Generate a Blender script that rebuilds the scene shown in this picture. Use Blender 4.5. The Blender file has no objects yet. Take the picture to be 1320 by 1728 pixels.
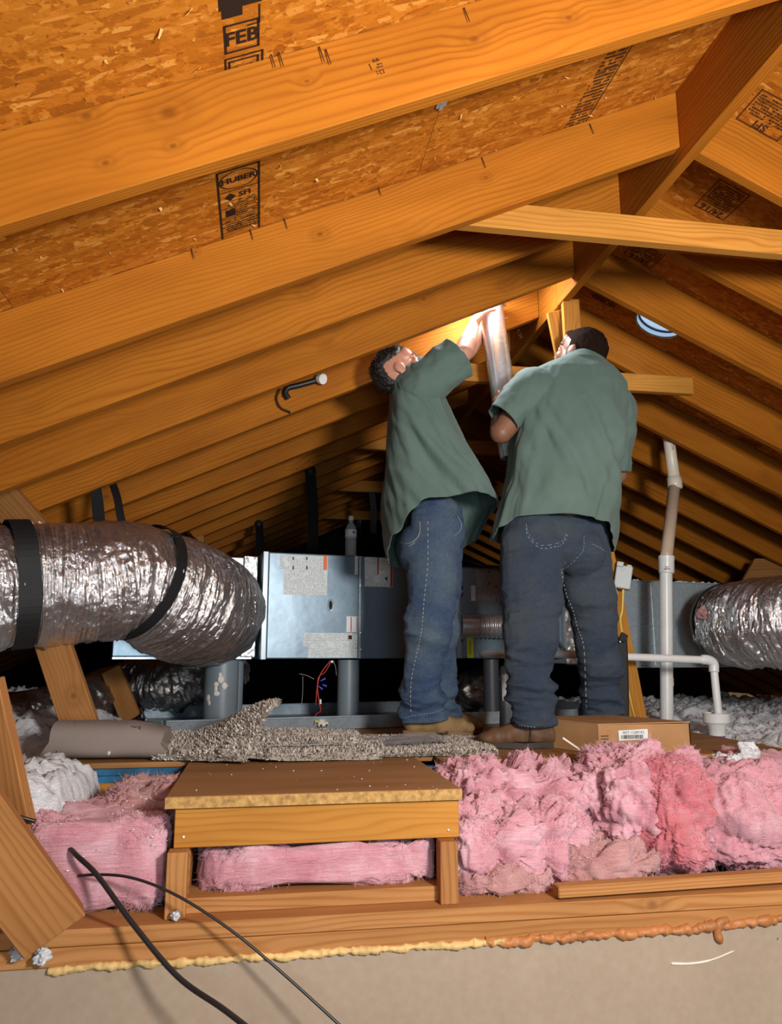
import bpy, bmesh, math, random
from mathutils import Vector, Matrix, noise
import numpy as np
R = math.radians
random.seed(7)
SC = bpy.context.scene
COL = SC.collection

# ------------------------------------------------------------------ camera
CAM_P = Vector((0, 0, .36)); YAW = 9.5; PITCH = 10.4; FPX = 1300.0
cd = bpy.data.cameras.new('camera'); cam = bpy.data.objects.new('camera', cd); COL.objects.link(cam)
cd.sensor_fit = 'VERTICAL'; cd.sensor_height = 36; cd.lens = FPX / 1728 * 36; cd.clip_start = .02; cd.clip_end = 100
cam.location = CAM_P; cam.rotation_euler = (R(90 + PITCH), 0, R(-YAW)); SC.camera = cam
# ------------------------------------------------------------------ world: plain bright sky, seen only through the two roof holes
W = bpy.data.worlds.new('sky'); SC.world = W; W.use_nodes = True
W.node_tree.nodes['Background'].inputs[0].default_value = (.62, .80, 1, 1)
W.node_tree.nodes['Background'].inputs[1].default_value = 3.4
# ------------------------------------------------------------------ lights
def area(name, loc, target, power, size, color=(1, 1, 1)):
    l = bpy.data.lights.new(name, 'AREA'); l.shape = 'DISK'; l.size = size; l.energy = power; l.color = color
    o = bpy.data.objects.new(name, l); COL.objects.link(o); o.location = loc
    o.rotation_euler = (Vector(target) - Vector(loc)).to_track_quat('-Z', 'Y').to_euler(); return o
area('work_light', (1.12, -.15, .84), (.65, 3.2, 1.0), 92, .40, (1, .97, .93))      # LED work light standing beside the opening
area('hatch_light', (.25, -1.2, .12), (.35, 3.0, .5), 30, .9, (.70, .88, 1))            # daylight that comes up the open stairwell
SC.view_settings.view_transform = 'Standard'; SC.view_settings.look = 'None'
SC.view_settings.exposure = .0; SC.view_settings.gamma = 1; SC.view_settings.use_curve_mapping = False
try: SC.cycles.max_bounces = 5; SC.cycles.diffuse_bounces = 3; SC.cycles.glossy_bounces = 3; SC.cycles.transmission_bounces = 3; SC.cycles.use_adaptive_sampling = True; SC.cycles.adaptive_threshold = .03; SC.cycles.use_denoising = True; SC.cycles.sample_clamp_indirect = 6
except Exception: pass

# ------------------------------------------------------------------ measuring: a viewing ray of the photograph cut with a plane of the attic
def ray(px, py):
    y, p = R(YAW), R(PITCH)
    fw = Vector((math.sin(y)*math.cos(p), math.cos(y)*math.cos(p), math.sin(p)))
    r = Vector((math.cos(y), -math.sin(y), 0)); u = r.cross(fw)
    return fw + r*((px-660)/FPX) - u*((py-864)/FPX)
def at(px, py, Y): d = ray(px, py); return CAM_P + d*(Y/d.y)
def atz(px, py, z): d = ray(px, py); return CAM_P + d*((z-CAM_P.z)/d.z)
def pick(px, py, p0, n): d = ray(px, py); return CAM_P + d*((Vector(p0)-CAM_P).dot(n)/d.dot(n))
SR = Vector((math.cos(R(YAW)), -math.sin(R(YAW)), 0)); SF = Vector((math.sin(R(YAW)), math.cos(R(YAW)), 0)); UP = Vector((0, 0, 1))
def ns(v, f=1.0, seed=0): return noise.noise(Vector(v)*f + Vector((seed*7.3, seed*3.1, seed*5.7)))
def fbm(v, f, oct=3, seed=0):
    s = 0; a = 1
    for _ in range(oct): s += a*ns(v, f, seed); f *= 2.1; a *= .5
    return s
def lerp(a, b, t): return a + (b-a)*t
def smooth(a, b, x): t = min(1, max(0, (x-a)/(b-a))); return t*t*(3-2*t)
def spline(pts, n):
    """Catmull-Rom through points (Vectors or tuples of any length), n samples per span."""
    P = [np.array(p, float) for p in pts]; P = [2*P[0]-P[1]] + P + [2*P[-1]-P[-2]]; out = []
    for i in range(1, len(P)-2):
        for k in range(n):
            t = k/n; a, b, c, d = P[i-1], P[i], P[i+1], P[i+2]
            out.append(.5*((2*b) + (c-a)*t + (2*a-5*b+4*c-d)*t*t + (3*b-a-3*c+d)*t**3))
    out.append(P[-2]); return out

# ------------------------------------------------------------------ mesh builder
class MB:
    def __init__(s): s.v = []; s.f = []
    def add(s, vs, fs):
        o = len(s.v); s.v += [Vector(v) for v in vs]; s.f += [tuple(i+o for i in f) for f in fs]; return s
    def box(s, c, size, m=None):
        x, y, z = [q/2 for q in size]; c = Vector(c); m = m or Matrix.Identity(3)
        vs = [c + m @ Vector((a*x, b*y, d*z)) for a in (-1, 1) for b in (-1, 1) for d in (-1, 1)]
        return s.add(vs, [(0,1,3,2), (4,6,7,5), (0,4,5,1), (2,3,7,6), (0,2,6,4), (1,5,7,3)])
    def box2(s, a, b): return s.box([(p+q)/2 for p, q in zip(a, b)], [abs(q-p) for p, q in zip(a, b)])
    def tube(s, path, r, n=12, caps=True, flat=None, twist=None):
        """path of points, r a number or list; flat=(w,t,side) makes a ribbon section."""
        P = [Vector(p) for p in path]; k = len(P); rs = r if isinstance(r, (list, tuple)) else [r]*k
        prev = None; vs = []
        for i in range(k):
            t = (P[min(i+1, k-1)] - P[max(i-1, 0)])
            t = t.normalized() if t.length > 1e-9 else Vector((0, 0, 1))
            if flat is not None:
                a = flat[2] if not callable(flat[2]) else flat[2](i/(k-1))
                a = (a - t*a.dot(t)).normalized()
            elif prev is None:
                a = t.orthogonal().normalized()
            else: a = (prev - t*prev.dot(t)).normalized()
            prev = a; b = t.cross(a)
            if flat is not None:
                w, h = flat[0]/2*rs[i], flat[1]/2
                vs += [P[i] + a*w + b*h, P[i] - a*w + b*h, P[i] - a*w - b*h, P[i] + a*w - b*h]
            else:
                vs += [P[i] + (a*math.cos(2*math.pi*j/n) + b*math.sin(2*math.pi*j/n))*rs[i] for j in range(n)]
        if flat is not None: n = 4
        fs = [(i*n+j, i*n+(j+1) % n, (i+1)*n+(j+1) % n, (i+1)*n+j) for i in range(k-1) for j in range(n)]
        if caps: fs += [tuple(range(n-1, -1, -1)), tuple((k-1)*n+j for j in range(n))]
        return s.add(vs, fs)
    def cyl(s, p0, p1, r0, r1=None, n=20, caps=True): return s.tube([p0, p1], [r0, r0 if r1 is None else r1], n, caps)
    def lathe(s, prof, p0, axis=(0, 0, 1), n=28, caps=False):
        q = Vector((0, 0, 1)).rotation_difference(Vector(axis).normalized()); p0 = Vector(p0)
        vs = [p0 + q @ Vector((r*math.cos(2*math.pi*j/n), r*math.sin(2*math.pi*j/n), h)) for r, h in prof for j in range(n)]
        k = len(prof)
        fs = [(i*n+j, i*n+(j+1) % n, (i+1)*n+(j+1) % n, (i+1)*n+j) for i in range(k-1) for j in range(n)]
        if caps: fs += [tuple(range(n-1, -1, -1)), tuple((k-1)*n+j for j in range(n))]
        return s.add(vs, fs)
    def ell(s, c, r, m=None, nu=20, nv=12):
        m = m or Matrix.Identity(3); c = Vector(c); vs = [c + m @ Vector((0, 0, -r[2]))]
        for i in range(1, nv):
            a = -math.pi/2 + math.pi*i/nv
            vs += [c + m @ Vector((r[0]*math.cos(a)*math.cos(2*math.pi*j/nu), r[1]*math.cos(a)*math.sin(2*math.pi*j/nu), r[2]*math.sin(a))) for j in range(nu)]
        vs.append(c + m @ Vector((0, 0, r[2]))); e = len(vs)-1; fs = []
        for j in range(nu):
            fs.append((0, 1+(j+1) % nu, 1+j)); fs.append((e, e-nu+j, e-nu+(j+1) % nu))
        for i in range(nv-2):
            for j in range(nu): fs.append((1+i*nu+j, 1+i*nu+(j+1) % nu, 1+(i+1)*nu+(j+1) % nu, 1+(i+1)*nu+j))
        return s.add(vs, fs)
    def cap(s, p0, r0, p1, r1, n=14):
        """tapered capsule, closed (for fusing)"""
        p0, p1 = Vector(p0), Vector(p1); d = (p1-p0).normalized(); path = []; rs = []
        for a in (-80, -55, -25, 0): path.append(p0 + d*r0*math.sin(R(a))); rs.append(r0*math.cos(R(a)))
        for a in (0, 25, 55, 80): path.append(p1 + d*r1*math.sin(R(a))); rs.append(r1*math.cos(R(a)))
        return s.tube(path, rs, n)
    def chain(s, pts, n=14):
        for (a, ra), (b, rb) in zip(pts, pts[1:]): s.cap(a, ra, b, rb, n)
        return s
    def prism(s, poly, a, b):
        """polygon points (3D) swept from offset a to offset b (Vectors)"""
        n = len(poly); a = Vector(a); b = Vector(b)
        vs = [Vector(p)+a for p in poly] + [Vector(p)+b for p in poly]
        return s.add(vs, [tuple(range(n-1, -1, -1)), tuple(range(n, 2*n))] + [(i, (i+1) % n, n+(i+1) % n, n+i) for i in range(n)])
    def grid(s, fn, nu, nv, closed_u=False):
        vs = [fn(i/(nu if closed_u else nu-1), j/(nv-1)) for j in range(nv) for i in range(nu)]
        fs = [(j*nu+i, j*nu+(i+1) % nu, (j+1)*nu+(i+1) % nu, (j+1)*nu+i) for j in range(nv-1) for i in range(nu if closed_u else nu-1)]
        return s.add(vs, fs)
    def xf(s, m): s.v = [m @ v for v in s.v]; return s

def mesh_of(mb, name, mat, smooth_=False, origin=Vector((0, 0, 0)), bevel=0, fix=True):
    me = bpy.data.meshes.new(name); me.from_pydata([tuple(v-origin) for v in mb.v], [], mb.f); me.validate()
    if fix or bevel:
        bm = bmesh.new(); bm.from_mesh(me)
        bmesh.ops.recalc_face_normals(bm, faces=bm.faces)
        if bevel:
            es = [e for e in bm.edges if len(e.link_faces) == 2 and e.calc_face_angle(0) > .6]
            bmesh.ops.bevel(bm, geom=es, offset=bevel, segments=1, affect='EDGES', clamp_overlap=True)
        bm.to_mesh(me); bm.free()
    if mat is not None: me.materials.append(mat)
    if smooth_:
        me.polygons.foreach_set('use_smooth', [True]*len(me.polygons))
        if smooth_ != 'all':
            try: me.set_sharp_from_angle(angle=R(42))
            except Exception: pass
    return me
LOC = {}
def link(name, me, loc, parent=None, rot=None):
    o = bpy.data.objects.new(name, me); COL.objects.link(o); loc = Vector(loc)
    LOC[o.name] = loc
    m = Matrix.Translation(loc) if rot is None else Matrix.Translation(loc) @ rot.to_4x4()
    if parent is not None:
        o.parent = parent; m = Matrix.Translation(-LOC[parent.name]) @ m
    o.matrix_basis = m; return o
def obj(name, mb, mat, parent=None, sm=False, bevel=0, origin=None, fix=True):
    """mesh authored in attic coordinates; its origin goes to its parent's base or to its own bottom centre"""
    if origin is None:
        if parent is not None and True: origin = LOC[parent.name]
        else:
            lo = Vector([min(v[i] for v in mb.v) for i in range(3)]); hi = Vector([max(v[i] for v in mb.v) for i in range(3)])
            origin = Vector(((lo.x+hi.x)/2, (lo.y+hi.y)/2, lo.z))
    return link(name, mesh_of(mb, name, mat, sm, Vector(origin), bevel, fix), origin, parent)
def thing(name, loc, label, cat, group=None):
    o = bpy.data.objects.new(name, None); COL.objects.link(o); o.empty_display_size = .1
    o.location = loc; LOC[o.name] = Vector(loc); return tag(o, label, cat, group)
def tag(o, label=None, cat=None, group=None, kind=None):
    if label: o['label'] = label
    if cat: o['category'] = cat
    if group: o['group'] = group
    if kind: o['kind'] = kind
    return o
def board(name, p0, p1, w, t, side, mat, parent=None, bevel=.002, cut0=0, cut1=0):
    """timber from p0 to p1 (centre line); w = size along `side`, t = the other size. local X is the grain."""
    p0, p1 = Vector(p0), Vector(p1); x = (p1-p0).normalized(); L = (p1-p0).length
    z = Vector(side); z = (z - x*z.dot(x)).normalized(); y = z.cross(x)
    rot = Matrix((x, y, z)).transposed(); mb = MB()
    pts = [(0-cut0/2, 0, -w/2), (L-cut1/2, 0, -w/2), (L+cut1/2, 0, w/2), (0+cut0/2, 0, w/2)]
    mb.prism(pts, (0, -t/2, 0), (0, t/2, 0))
    return link(name, mesh_of(mb, name, mat, False, Vector((0, 0, 0)), bevel), p0, parent, rot)
def fuse(mb, voxel, iters=4, mat=None, name='fused', disp=None, fac=.5):
    """union of closed shapes by voxel remesh, smoothed; returns MB"""
    me = mesh_of(mb, 'tmp', None, False, Vector((0, 0, 0)), 0, True); o = bpy.data.objects.new('tmp', me); COL.objects.link(o)
    m = o.modifiers.new('r', 'REMESH'); m.mode = 'VOXEL'; m.voxel_size = voxel
    if iters: s = o.modifiers.new('s', 'SMOOTH'); s.iterations = iters; s.factor = fac
    dg = bpy.context.evaluated_depsgraph_get(); dg.update(); ev = o.evaluated_get(dg); e = ev.to_mesh()
    out = MB(); out.v = [v.co.copy() for v in e.vertices]; out.f = [tuple(p.vertices) for p in e.polygons]
    nrm = [v.normal.copy() for v in e.vertices]
    if disp: out.v = [v + n*disp(v, n) for v, n in zip(out.v, nrm)]
    ev.to_mesh_clear(); bpy.data.objects.remove(o); bpy.data.meshes.remove(me); return out
def text_mb(mb, s, size, m, ext=0, align='CENTER', bold=False, shear=0):
    """lettering as mesh; m maps (x right, y up) to attic coordinates"""
    c = bpy.data.curves.new('t', 'FONT'); c.body = s; c.size = size; c.align_x = align; c.align_y = 'CENTER'; c.resolution_u = 2
    c.shear = shear
    if bold: c.offset = size*.025
    o = bpy.data.objects.new('t', c); COL.objects.link(o)
    dg = bpy.context.evaluated_depsgraph_get(); dg.update(); e = o.evaluated_get(dg).to_mesh()
    mb.add([m @ v.co for v in e.vertices], [tuple(p.vertices) for p in e.polygons])
    o.evaluated_get(dg).to_mesh_clear(); bpy.data.objects.remove(o); bpy.data.curves.remove(c); return mb
def frame_m(o, x, y, z=None):
    x = Vector(x).normalized(); y = Vector(y); y = (y-x*y.dot(x)).normalized(); z = x.cross(y)
    m = Matrix((x, y, z)).transposed().to_4x4(); m.translation = Vector(o); return m

# ------------------------------------------------------------------ materials
class NT:
    def __init__(s, name):
        s.m = bpy.data.materials.new(name); s.m.use_nodes = True; s.t = s.m.node_tree; s.b = s.t.nodes['Principled BSDF']
    def n(s, typ, **k):
        nd = s.t.nodes.new(typ)
        for a, b in k.items():
            if a.startswith('_'): setattr(nd, a[1:], b)
            else:
                q = nd.inputs[int(a[1:])] if a[0] == 'i' and a[1:].isdigit() else nd.inputs[a.replace('__', ' ')]
                if hasattr(b, 'is_linked') or isinstance(b, bpy.types.NodeSocket): s.t.links.new(b, q)
                else: q.default_value = b
        return nd
    def math(s, op, a, b=None, c=None):
        k = {'i0': a}
        if b is not None: k['i1'] = b
        if c is not None: k['i2'] = c
        return s.n('ShaderNodeMath', _operation=op, **k).outputs[0]
    def mix(s, f, a, b, mode='MIX'):
        nd = s.n('ShaderNodeMix', _data_type='RGBA', _blend_type=mode); ins = nd.inputs
        for q, v in ((ins[0], f), (ins[6], a), (ins[7], b)):
            if isinstance(v, bpy.types.NodeSocket): s.t.links.new(v, q)
            elif isinstance(v, (int, float)): q.default_value = v
            else: q.default_value = (*v[:3], 1)
        return nd.outputs[2]
    def ramp(s, f, stops):
        nd = s.n('ShaderNodeValToRGB'); s.t.links.new(f, nd.inputs[0]); el = nd.color_ramp.elements
        while len(el) < len(stops): el.new(.5)
        for e, (p, c) in zip(el, stops): e.position = p; e.color = (*c[:3], 1) if not isinstance(c, (int, float)) else (c, c, c, 1)
        return nd.outputs[0]
    def co(s, scale=(1, 1, 1), rot=(0, 0, 0), rnd=0.0, kind='Object'):
        c = s.n('ShaderNodeTexCoord').outputs[kind]
        if rnd:
            oi = s.n('ShaderNodeObjectInfo').outputs['Random']
            c = s.n('ShaderNodeVectorMath', _operation='ADD', i0=c, i1=s.n('ShaderNodeCombineXYZ', X=s.math('MULTIPLY', oi, rnd), Y=s.math('MULTIPLY', oi, rnd*.7), Z=s.math('MULTIPLY', oi, rnd*.31)).outputs[0]).outputs[0]
        return s.n('ShaderNodeMapping', Vector=c, Scale=scale, Rotation=rot).outputs[0]
    def noise(s, v, scale, detail=3, rough=.55, dist=0, out=0): return s.n('ShaderNodeTexNoise', Vector=v, Scale=scale, Detail=detail, Roughness=rough, Distortion=dist).outputs[out]
    def vor(s, v, scale, out='Distance', feat='F1', rnd=1): return s.n('ShaderNodeTexVoronoi', _feature=feat, Vector=v, Scale=scale, Randomness=rnd).outputs[out]
    def wave(s, v, scale, dist=0, det=2, dscale=1, typ='BANDS', d='X'):
        nd = s.n('ShaderNodeTexWave', Vector=v, Scale=scale, Distortion=dist, Detail=det, i4=dscale); nd.wave_type = typ
        if typ == 'BANDS': nd.bands_direction = d
        else: nd.rings_direction = d
        return nd.outputs[1]
    def set(s, **k):
        for a, b in k.items():
            q = s.b.inputs[a.replace('__', ' ')]
            if isinstance(b, bpy.types.NodeSocket): s.t.links.new(b, q)
            else: q.default_value = (*b, 1) if isinstance(b, tuple) and len(b) == 3 and q.type == 'RGBA' else b
        return s
    def bump(s, h, strength=.3, dist=.01):
        nd = s.n('ShaderNodeBump', Strength=strength, Distance=dist, Height=h); s.t.links.new(nd.outputs[0], s.b.inputs['Normal']); return s

def plain(name, col, rough=.6, metal=0, bump=0, bscale=60, var=0, spec=.5, vscale=8):
    N = NT(name); c = N.co(rnd=3); N.set(Roughness=rough, Metallic=metal)
    N.b.inputs['Specular IOR Level'].default_value = spec
    if var:
        f = N.noise(c, vscale, 4); dk = tuple(x*(1-var) for x in col)
        N.set(Base__Color=N.ramp(f, [(.3, dk), (.7, col)]))
    else: N.set(Base__Color=col)
    if bump: N.bump(N.noise(c, bscale, 3), bump, .004)
    return N.m
def wood(name, light, mid, dark, rings=42, seed=0.0, knots=1.0, kpts=()):
    N = NT(name); c = N.co(rnd=9)
    # knots: sparse 3-D cells; rings bend round them
    kd = N.vor(N.n('ShaderNodeMapping', Vector=c, Scale=(3.1, 4.4, 4.4), Location=(seed, seed, 0)).outputs[0], 1.0)
    for (kx, ky, kz, ks) in kpts:                       # knots of this very board
        dv = N.n('ShaderNodeMapping', Vector=N.n('ShaderNodeVectorMath', _operation='SUBTRACT', i0=N.n('ShaderNodeTexCoord').outputs['Object'], i1=(kx, ky, kz)).outputs[0], Scale=(3.2/ks, 2/ks, 4.4/ks)).outputs[0]
        kd = N.math('MINIMUM', kd, N.n('ShaderNodeVectorMath', _operation='LENGTH', i0=dv).outputs['Value'])
    bend = N.math('MULTIPLY', N.math('SUBTRACT', 1, N.n('ShaderNodeMapRange', i0=kd, i1=0.0, i2=.33).outputs[0]), .02)
    lo = N.noise(N.n('ShaderNodeMapping', Vector=c, Scale=(.9, 5, 5)).outputs[0], 1.2, 2)
    sep = N.n('ShaderNodeSeparateXYZ', Vector=c)
    cc = N.n('ShaderNodeCombineXYZ', X=N.math('MULTIPLY', sep.outputs[0], .06), Y=N.math('ADD', sep.outputs[1], N.math('MULTIPLY', lo, .035)),
             Z=N.math('ADD', N.math('ADD', sep.outputs[2], bend), N.math('MULTIPLY', lo, .05))).outputs[0]
    w = N.wave(cc, rings, 1.2, 2, 1.0, 'RINGS', 'X')
    fine = N.noise(N.n('ShaderNodeMapping', Vector=c, Scale=(4, 160, 160)).outputs[0], 1.0, 3)
    late = tuple(.75*a+.25*b for a, b in zip(mid, dark)); dm = N.noise(N.n('ShaderNodeMapping', Vector=c, Scale=(.8, 3, 3), Location=(4, 1, 2)).outputs[0], 2.0, 2)
    col = N.ramp(w, [(0, light), (.62, tuple(.72*a+.28*b for a, b in zip(light, mid))), (.88, mid), (1, late)])
    col = N.mix(N.ramp(dm, [(.35, .15), (.65, .75)]), col, tuple(.6*a+.4*b for a, b in zip(light, mid)))
    col = N.mix(N.math('MULTIPLY', fine, .35), col, mid)
    big = N.noise(N.n('ShaderNodeMapping', Vector=c, Scale=(1.1, 6, 6)).outputs[0], 1.6, 3)
    col = N.mix(1, col, N.ramp(big, [(.3, (.72, .68, .62)), (.7, (1, 1, 1))]), 'MULTIPLY')
    kn = N.ramp(kd, [(.02, 1), (.072, 0)]); ring = N.ramp(kd, [(.05, 0), (.10, .55), (.2, 0)])
    col = N.mix(N.math('MULTIPLY', ring, .7*knots), col, tuple(.6*x for x in mid))
    col = N.mix(N.math('MULTIPLY', kn, .8*knots), col, tuple(.7*a+.3*b for a, b in zip(dark, mid)))
    N.set(Base__Color=col, Roughness=.66); N.b.inputs['Specular IOR Level'].default_value = .12
    N.bump(N.math('ADD', w, N.math('MULTIPLY', fine, .6)), .18, .0015); return N.m
M = {}
M['rafter'] = wood('rafter_wood', (.50, .178, .016), (.385, .115, .009), (.09, .021, .003))
M['rafter_pale'] = wood('pale_lumber', (.60, .285, .055), (.48, .19, .030), (.12, .03, .008), 46, 3.0)
M['plate'] = wood('plate_lumber', (.54, .27, .10), (.42, .175, .052), (.12, .045, .015), 40, 5.0)
M['brace'] = wood('brace_lumber', (.47, .225, .08), (.36, .145, .042), (.09, .028, .008), 44, 8.0)
M['dim_wood'] = wood('old_plywood', (.46, .25, .105), (.36, .17, .06), (.12, .05, .02), 16, 2.0, .4)
def osb():
    N = NT('osb'); c = N.co(rnd=5); lay = []
    for k, (a, sc) in enumerate(((.5, 1.0), (-.75, 1.2), (1.5, .9), (2.4, 1.1))):
        m = N.n('ShaderNodeMapping', Vector=c, Rotation=(0, 0, a), Scale=(10*sc, 62*sc, 30), Location=(k*3.3, k, 0)).outputs[0]
        v = N.n('ShaderNodeTexVoronoi', Vector=m, Scale=1.0); lay.append((v.outputs['Color'], v.outputs['Distance']))
    sel = N.noise(c, 20, 3); sel2 = N.noise(c, 33, 2)
    g = [N.n('ShaderNodeSeparateColor', Color=l[0]).outputs[0] for l in lay]
    f1 = N.mix(N.ramp(sel, [(.46, 0), (.54, 1)]), g[0], g[1]); f2 = N.mix(N.ramp(sel2, [(.47, 0), (.53, 1)]), g[2], g[3])
    f = N.mix(N.ramp(N.noise(c, 14, 3), [(.47, 0), (.53, 1)]), f1, f2); f = N.n('ShaderNodeSeparateColor', Color=f).outputs[0]
    col = N.ramp(f, [(0, (.31, .092, .009)), (.25, (.39, .118, .010)), (.55, (.46, .150, .013)), (.85, (.53, .19, .022)), (1, (.66, .30, .06))])
    sp = N.noise(c, 70, 5, .7); col = N.mix(N.ramp(sp, [(.30, .85), (.40, 0)]), col, (.15, .045, .008))
    N.set(Base__Color=col, Roughness=.75); N.b.inputs['Specular IOR Level'].default_value = .08
    N.bump(N.math('ADD', f, N.math('MULTIPLY', sp, .8)), .55, .003); return N.m
M['osb'] = osb()
M['osb_edge'] = plain('osb_edge', (.62, .36, .12), .8, 0, .5, 90, .55, .2, 60)
M['chip'] = plain('osb_strand', (.80, .47, .17), .7, 0, 0, 0, .3, .2)
M['ink'] = plain('black_ink', (.02, .012, .008), .7, 0, 0, 0, 0, .2)
M['ink_faint'] = plain('faded_ink', (.10, .035, .012), .8, 0, 0, 0, .5, .2, 60)
def drywall():
    N = NT('drywall_paper'); c = N.co(); f = N.noise(c, 2.4, 4); g = N.noise(c, 45, 4)
    col = N.ramp(f, [(.3, (.325, .237, .158)), (.7, (.385, .285, .195))]); col = N.mix(.08, col, g)
    N.set(Base__Color=col, Roughness=.85); N.bump(g, .06, .002); return N.m
M['drywall'] = drywall()
def fluff(name, a, b, c2, sc=9, bs=.8):
    N = NT(name); c = N.co(); f = N.noise(c, sc, 6, .6, .6); g = N.noise(c, 160, 4, .7)
    st = N.noise(N.n('ShaderNodeMapping', Vector=c, Scale=(6, 40, 60), Rotation=(.3, .2, .25)).outputs[0], 3, 5, .7, 1.2)
    col = N.ramp(f, [(.32, b), (.5, a), (.68, c2)]); col = N.mix(N.ramp(st, [(.42, 0), (.62, .4)]), col, c2)
    N.set(Base__Color=col, Roughness=1); N.b.inputs['Specular IOR Level'].default_value = .05
    N.b.inputs['Sheen Weight'].default_value = .25
    N.bump(N.math('ADD', N.math('MULTIPLY', g, .5), st), bs, .006); return N.m
M['pink'] = fluff('pink_fibreglass', (.68, .30, .35), (.56, .20, .25), (.78, .46, .52))
M['pink_dusty'] = fluff('dusty_pink_fibreglass', (.52, .255, .245), (.42, .18, .165), (.60, .34, .32))
M['pink_deep'] = fluff('deep_pink_fibreglass', (.60, .165, .195), (.48, .075, .095), (.68, .28, .31))
M['white_fluff'] = fluff('white_blown_fibre', (.82, .83, .86), (.66, .68, .72), (.90, .90, .92), 30, 1)
def foil(name, tint=(.86, .84, .83), cr=1.0):
    N = NT(name); c = N.co()
    a = N.vor(c, 26, 'Distance', 'F1'); b = N.noise(c, 34, 5, .7, .8); d = N.vor(N.n('ShaderNodeMapping', Vector=c, Scale=(1, 2.4, 1), Rotation=(.4, .2, .9)).outputs[0], 44)
    lo = N.noise(c, 3.2, 3)
    N.set(Base__Color=N.ramp(lo, [(.3, tuple(x*.8 for x in tint)), (.7, tint)]), Metallic=.92, Roughness=N.ramp(lo, [(.35, .13), (.65, .26)]))
    N.bump(N.math('ADD', N.math('ADD', N.math('MULTIPLY', a, .6), b), N.math('MULTIPLY', d, .35)), .62*cr, .012); return N.m
M['foil'] = foil('foil_jacket'); M['foil_tape'] = foil('foil_tape', (.85, .86, .88), .8)
M['foil_dark'] = foil('dark_foil', (.42, .38, .36), .9)  # darker tint of the foil, for the small low ducts
def metal(name, col, rough, sc=30, metal_=1.0, bump=.05):
    N = NT(name); c = N.co(); f = N.vor(c, sc, 'Color'); g = N.n('ShaderNodeSeparateColor', Color=f).outputs[0]
    N.set(Base__Color=N.ramp(g, [(0, tuple(x*.82 for x in col)), (1, col)]), Metallic=metal_, Roughness=N.ramp(N.noise(c, 6, 3), [(.3, rough*.85), (.7, rough*1.15)]))
    N.bump(N.noise(c, 9, 2), bump, .01); return N.m
M['galv'] = metal('galvanised_steel', (.58, .69, .75), .32, 90, .45)
M['galv_bright'] = metal('bright_galvanised', (.72, .75, .78), .30, 60, .72)
M['pan'] = metal('pan_steel', (.46, .57, .66), .36, 70, .45)
M['cabinet'] = metal('blue_grey_painted_steel', (.20, .285, .36), .3, 320, .3, .1)
M['cabinet_trim'] = plain('grey_trim_paint', (.30, .35, .40), .35, .3)
M['pvc'] = plain('white_pvc', (.80, .80, .78), .32, 0, 0, 0, .1)
M['pvc_tan'] = plain('primer_stained_pvc', (.62, .47, .34), .38, 0, 0, 0, .15)
M['pvc_cream'] = plain('cream_pvc', (.80, .70, .56), .35, 0, 0, 0, .12)
M['pvc_grey'] = plain('grey_pipe', (.20, .245, .28), .4, 0, 0, 0, .12)
M['pvc_dark'] = plain('dark_grey_pipe', (.05, .055, .065), .5)
M['purple'] = plain('purple_primer', (.25, .10, .45), .5, 0, 0, 0, .5, .5, 60)
M['black'] = plain('black_plastic', (.012, .012, .013), .45)
M['rubber'] = plain('black_cable_jacket', (.014, .014, .015), .4)
def webbing():
    N = NT('black_webbing'); c = N.co(); w = N.wave(c, 70, .3, 1, 1, 'BANDS', 'Z')
    N.set(Base__Color=N.ramp(w, [(0, (.004, .004, .005)), (1, (.018, .018, .020))]), Roughness=.6); N.bump(w, .4, .002); return N.m
M['web'] = webbing()
M['paper'] = plain('white_label', (.78, .82, .82), .5, 0, 0, 0, .06)
def printed(name, paper, ink, rows=70.0, axis='Z', thr=.5):
    N = NT(name); c = N.co(); w = N.wave(c, rows, 0, 0, 1, 'BANDS', axis)
    n1 = N.noise(N.n('ShaderNodeMapping', Vector=c, Scale=(150, 150, 150)).outputs[0], 1, 2, .6); n2 = N.noise(c, 22, 1)
    f = N.math('MULTIPLY', N.math('MULTIPLY', N.ramp(w, [(.45, 0), (.6, 1)]), N.ramp(n1, [(.42, 0), (.5, 1)])), N.ramp(n2, [(thr-.1, 0), (thr, 1)]))
    N.set(Base__Color=N.mix(N.math('MULTIPLY', f, .65), paper, ink), Roughness=.45); return N.m
M['print'] = printed('printed_label', (.76, .82, .82), (.10, .14, .16), 40.0, 'Z', .38)
M['print_v'] = printed('printed_label_upright', (.78, .82, .82), (.10, .14, .16), 40.0, 'X', .36)
M['print_grey'] = printed('grey_printed_label', (.30, .32, .36), (.05, .05, .07), 60.0, 'X', .4)
M['orange'] = plain('orange_print', (.85, .16, .02), .5); M['red_print'] = plain('red_print', (.45, .04, .03), .5)
M['yellow'] = plain('yellow_label', (.68, .70, .02), .5); M['yellow_cable'] = plain('yellow_cable', (.75, .52, .10), .5)
M['red_wire'] = plain('red_wire', (.6, .05, .04), .45); M['blue_nut'] = plain('blue_wire_nut', (.02, .04, .45), .4); M['grey_wire'] = plain('grey_wire', (.25, .23, .21), .5)
M['box_grey'] = plain('grey_switch_box', (.50, .53, .52), .5, 0, .1, 40, .1)
M['cardboard'] = plain('cardboard', (.46, .25, .11), .85, 0, .1, 60, .2, .2)
M['cardboard_end'] = plain('cardboard_shadow_side', (.40, .20, .085), .85, 0, .1, 60, .2, .2)
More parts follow.
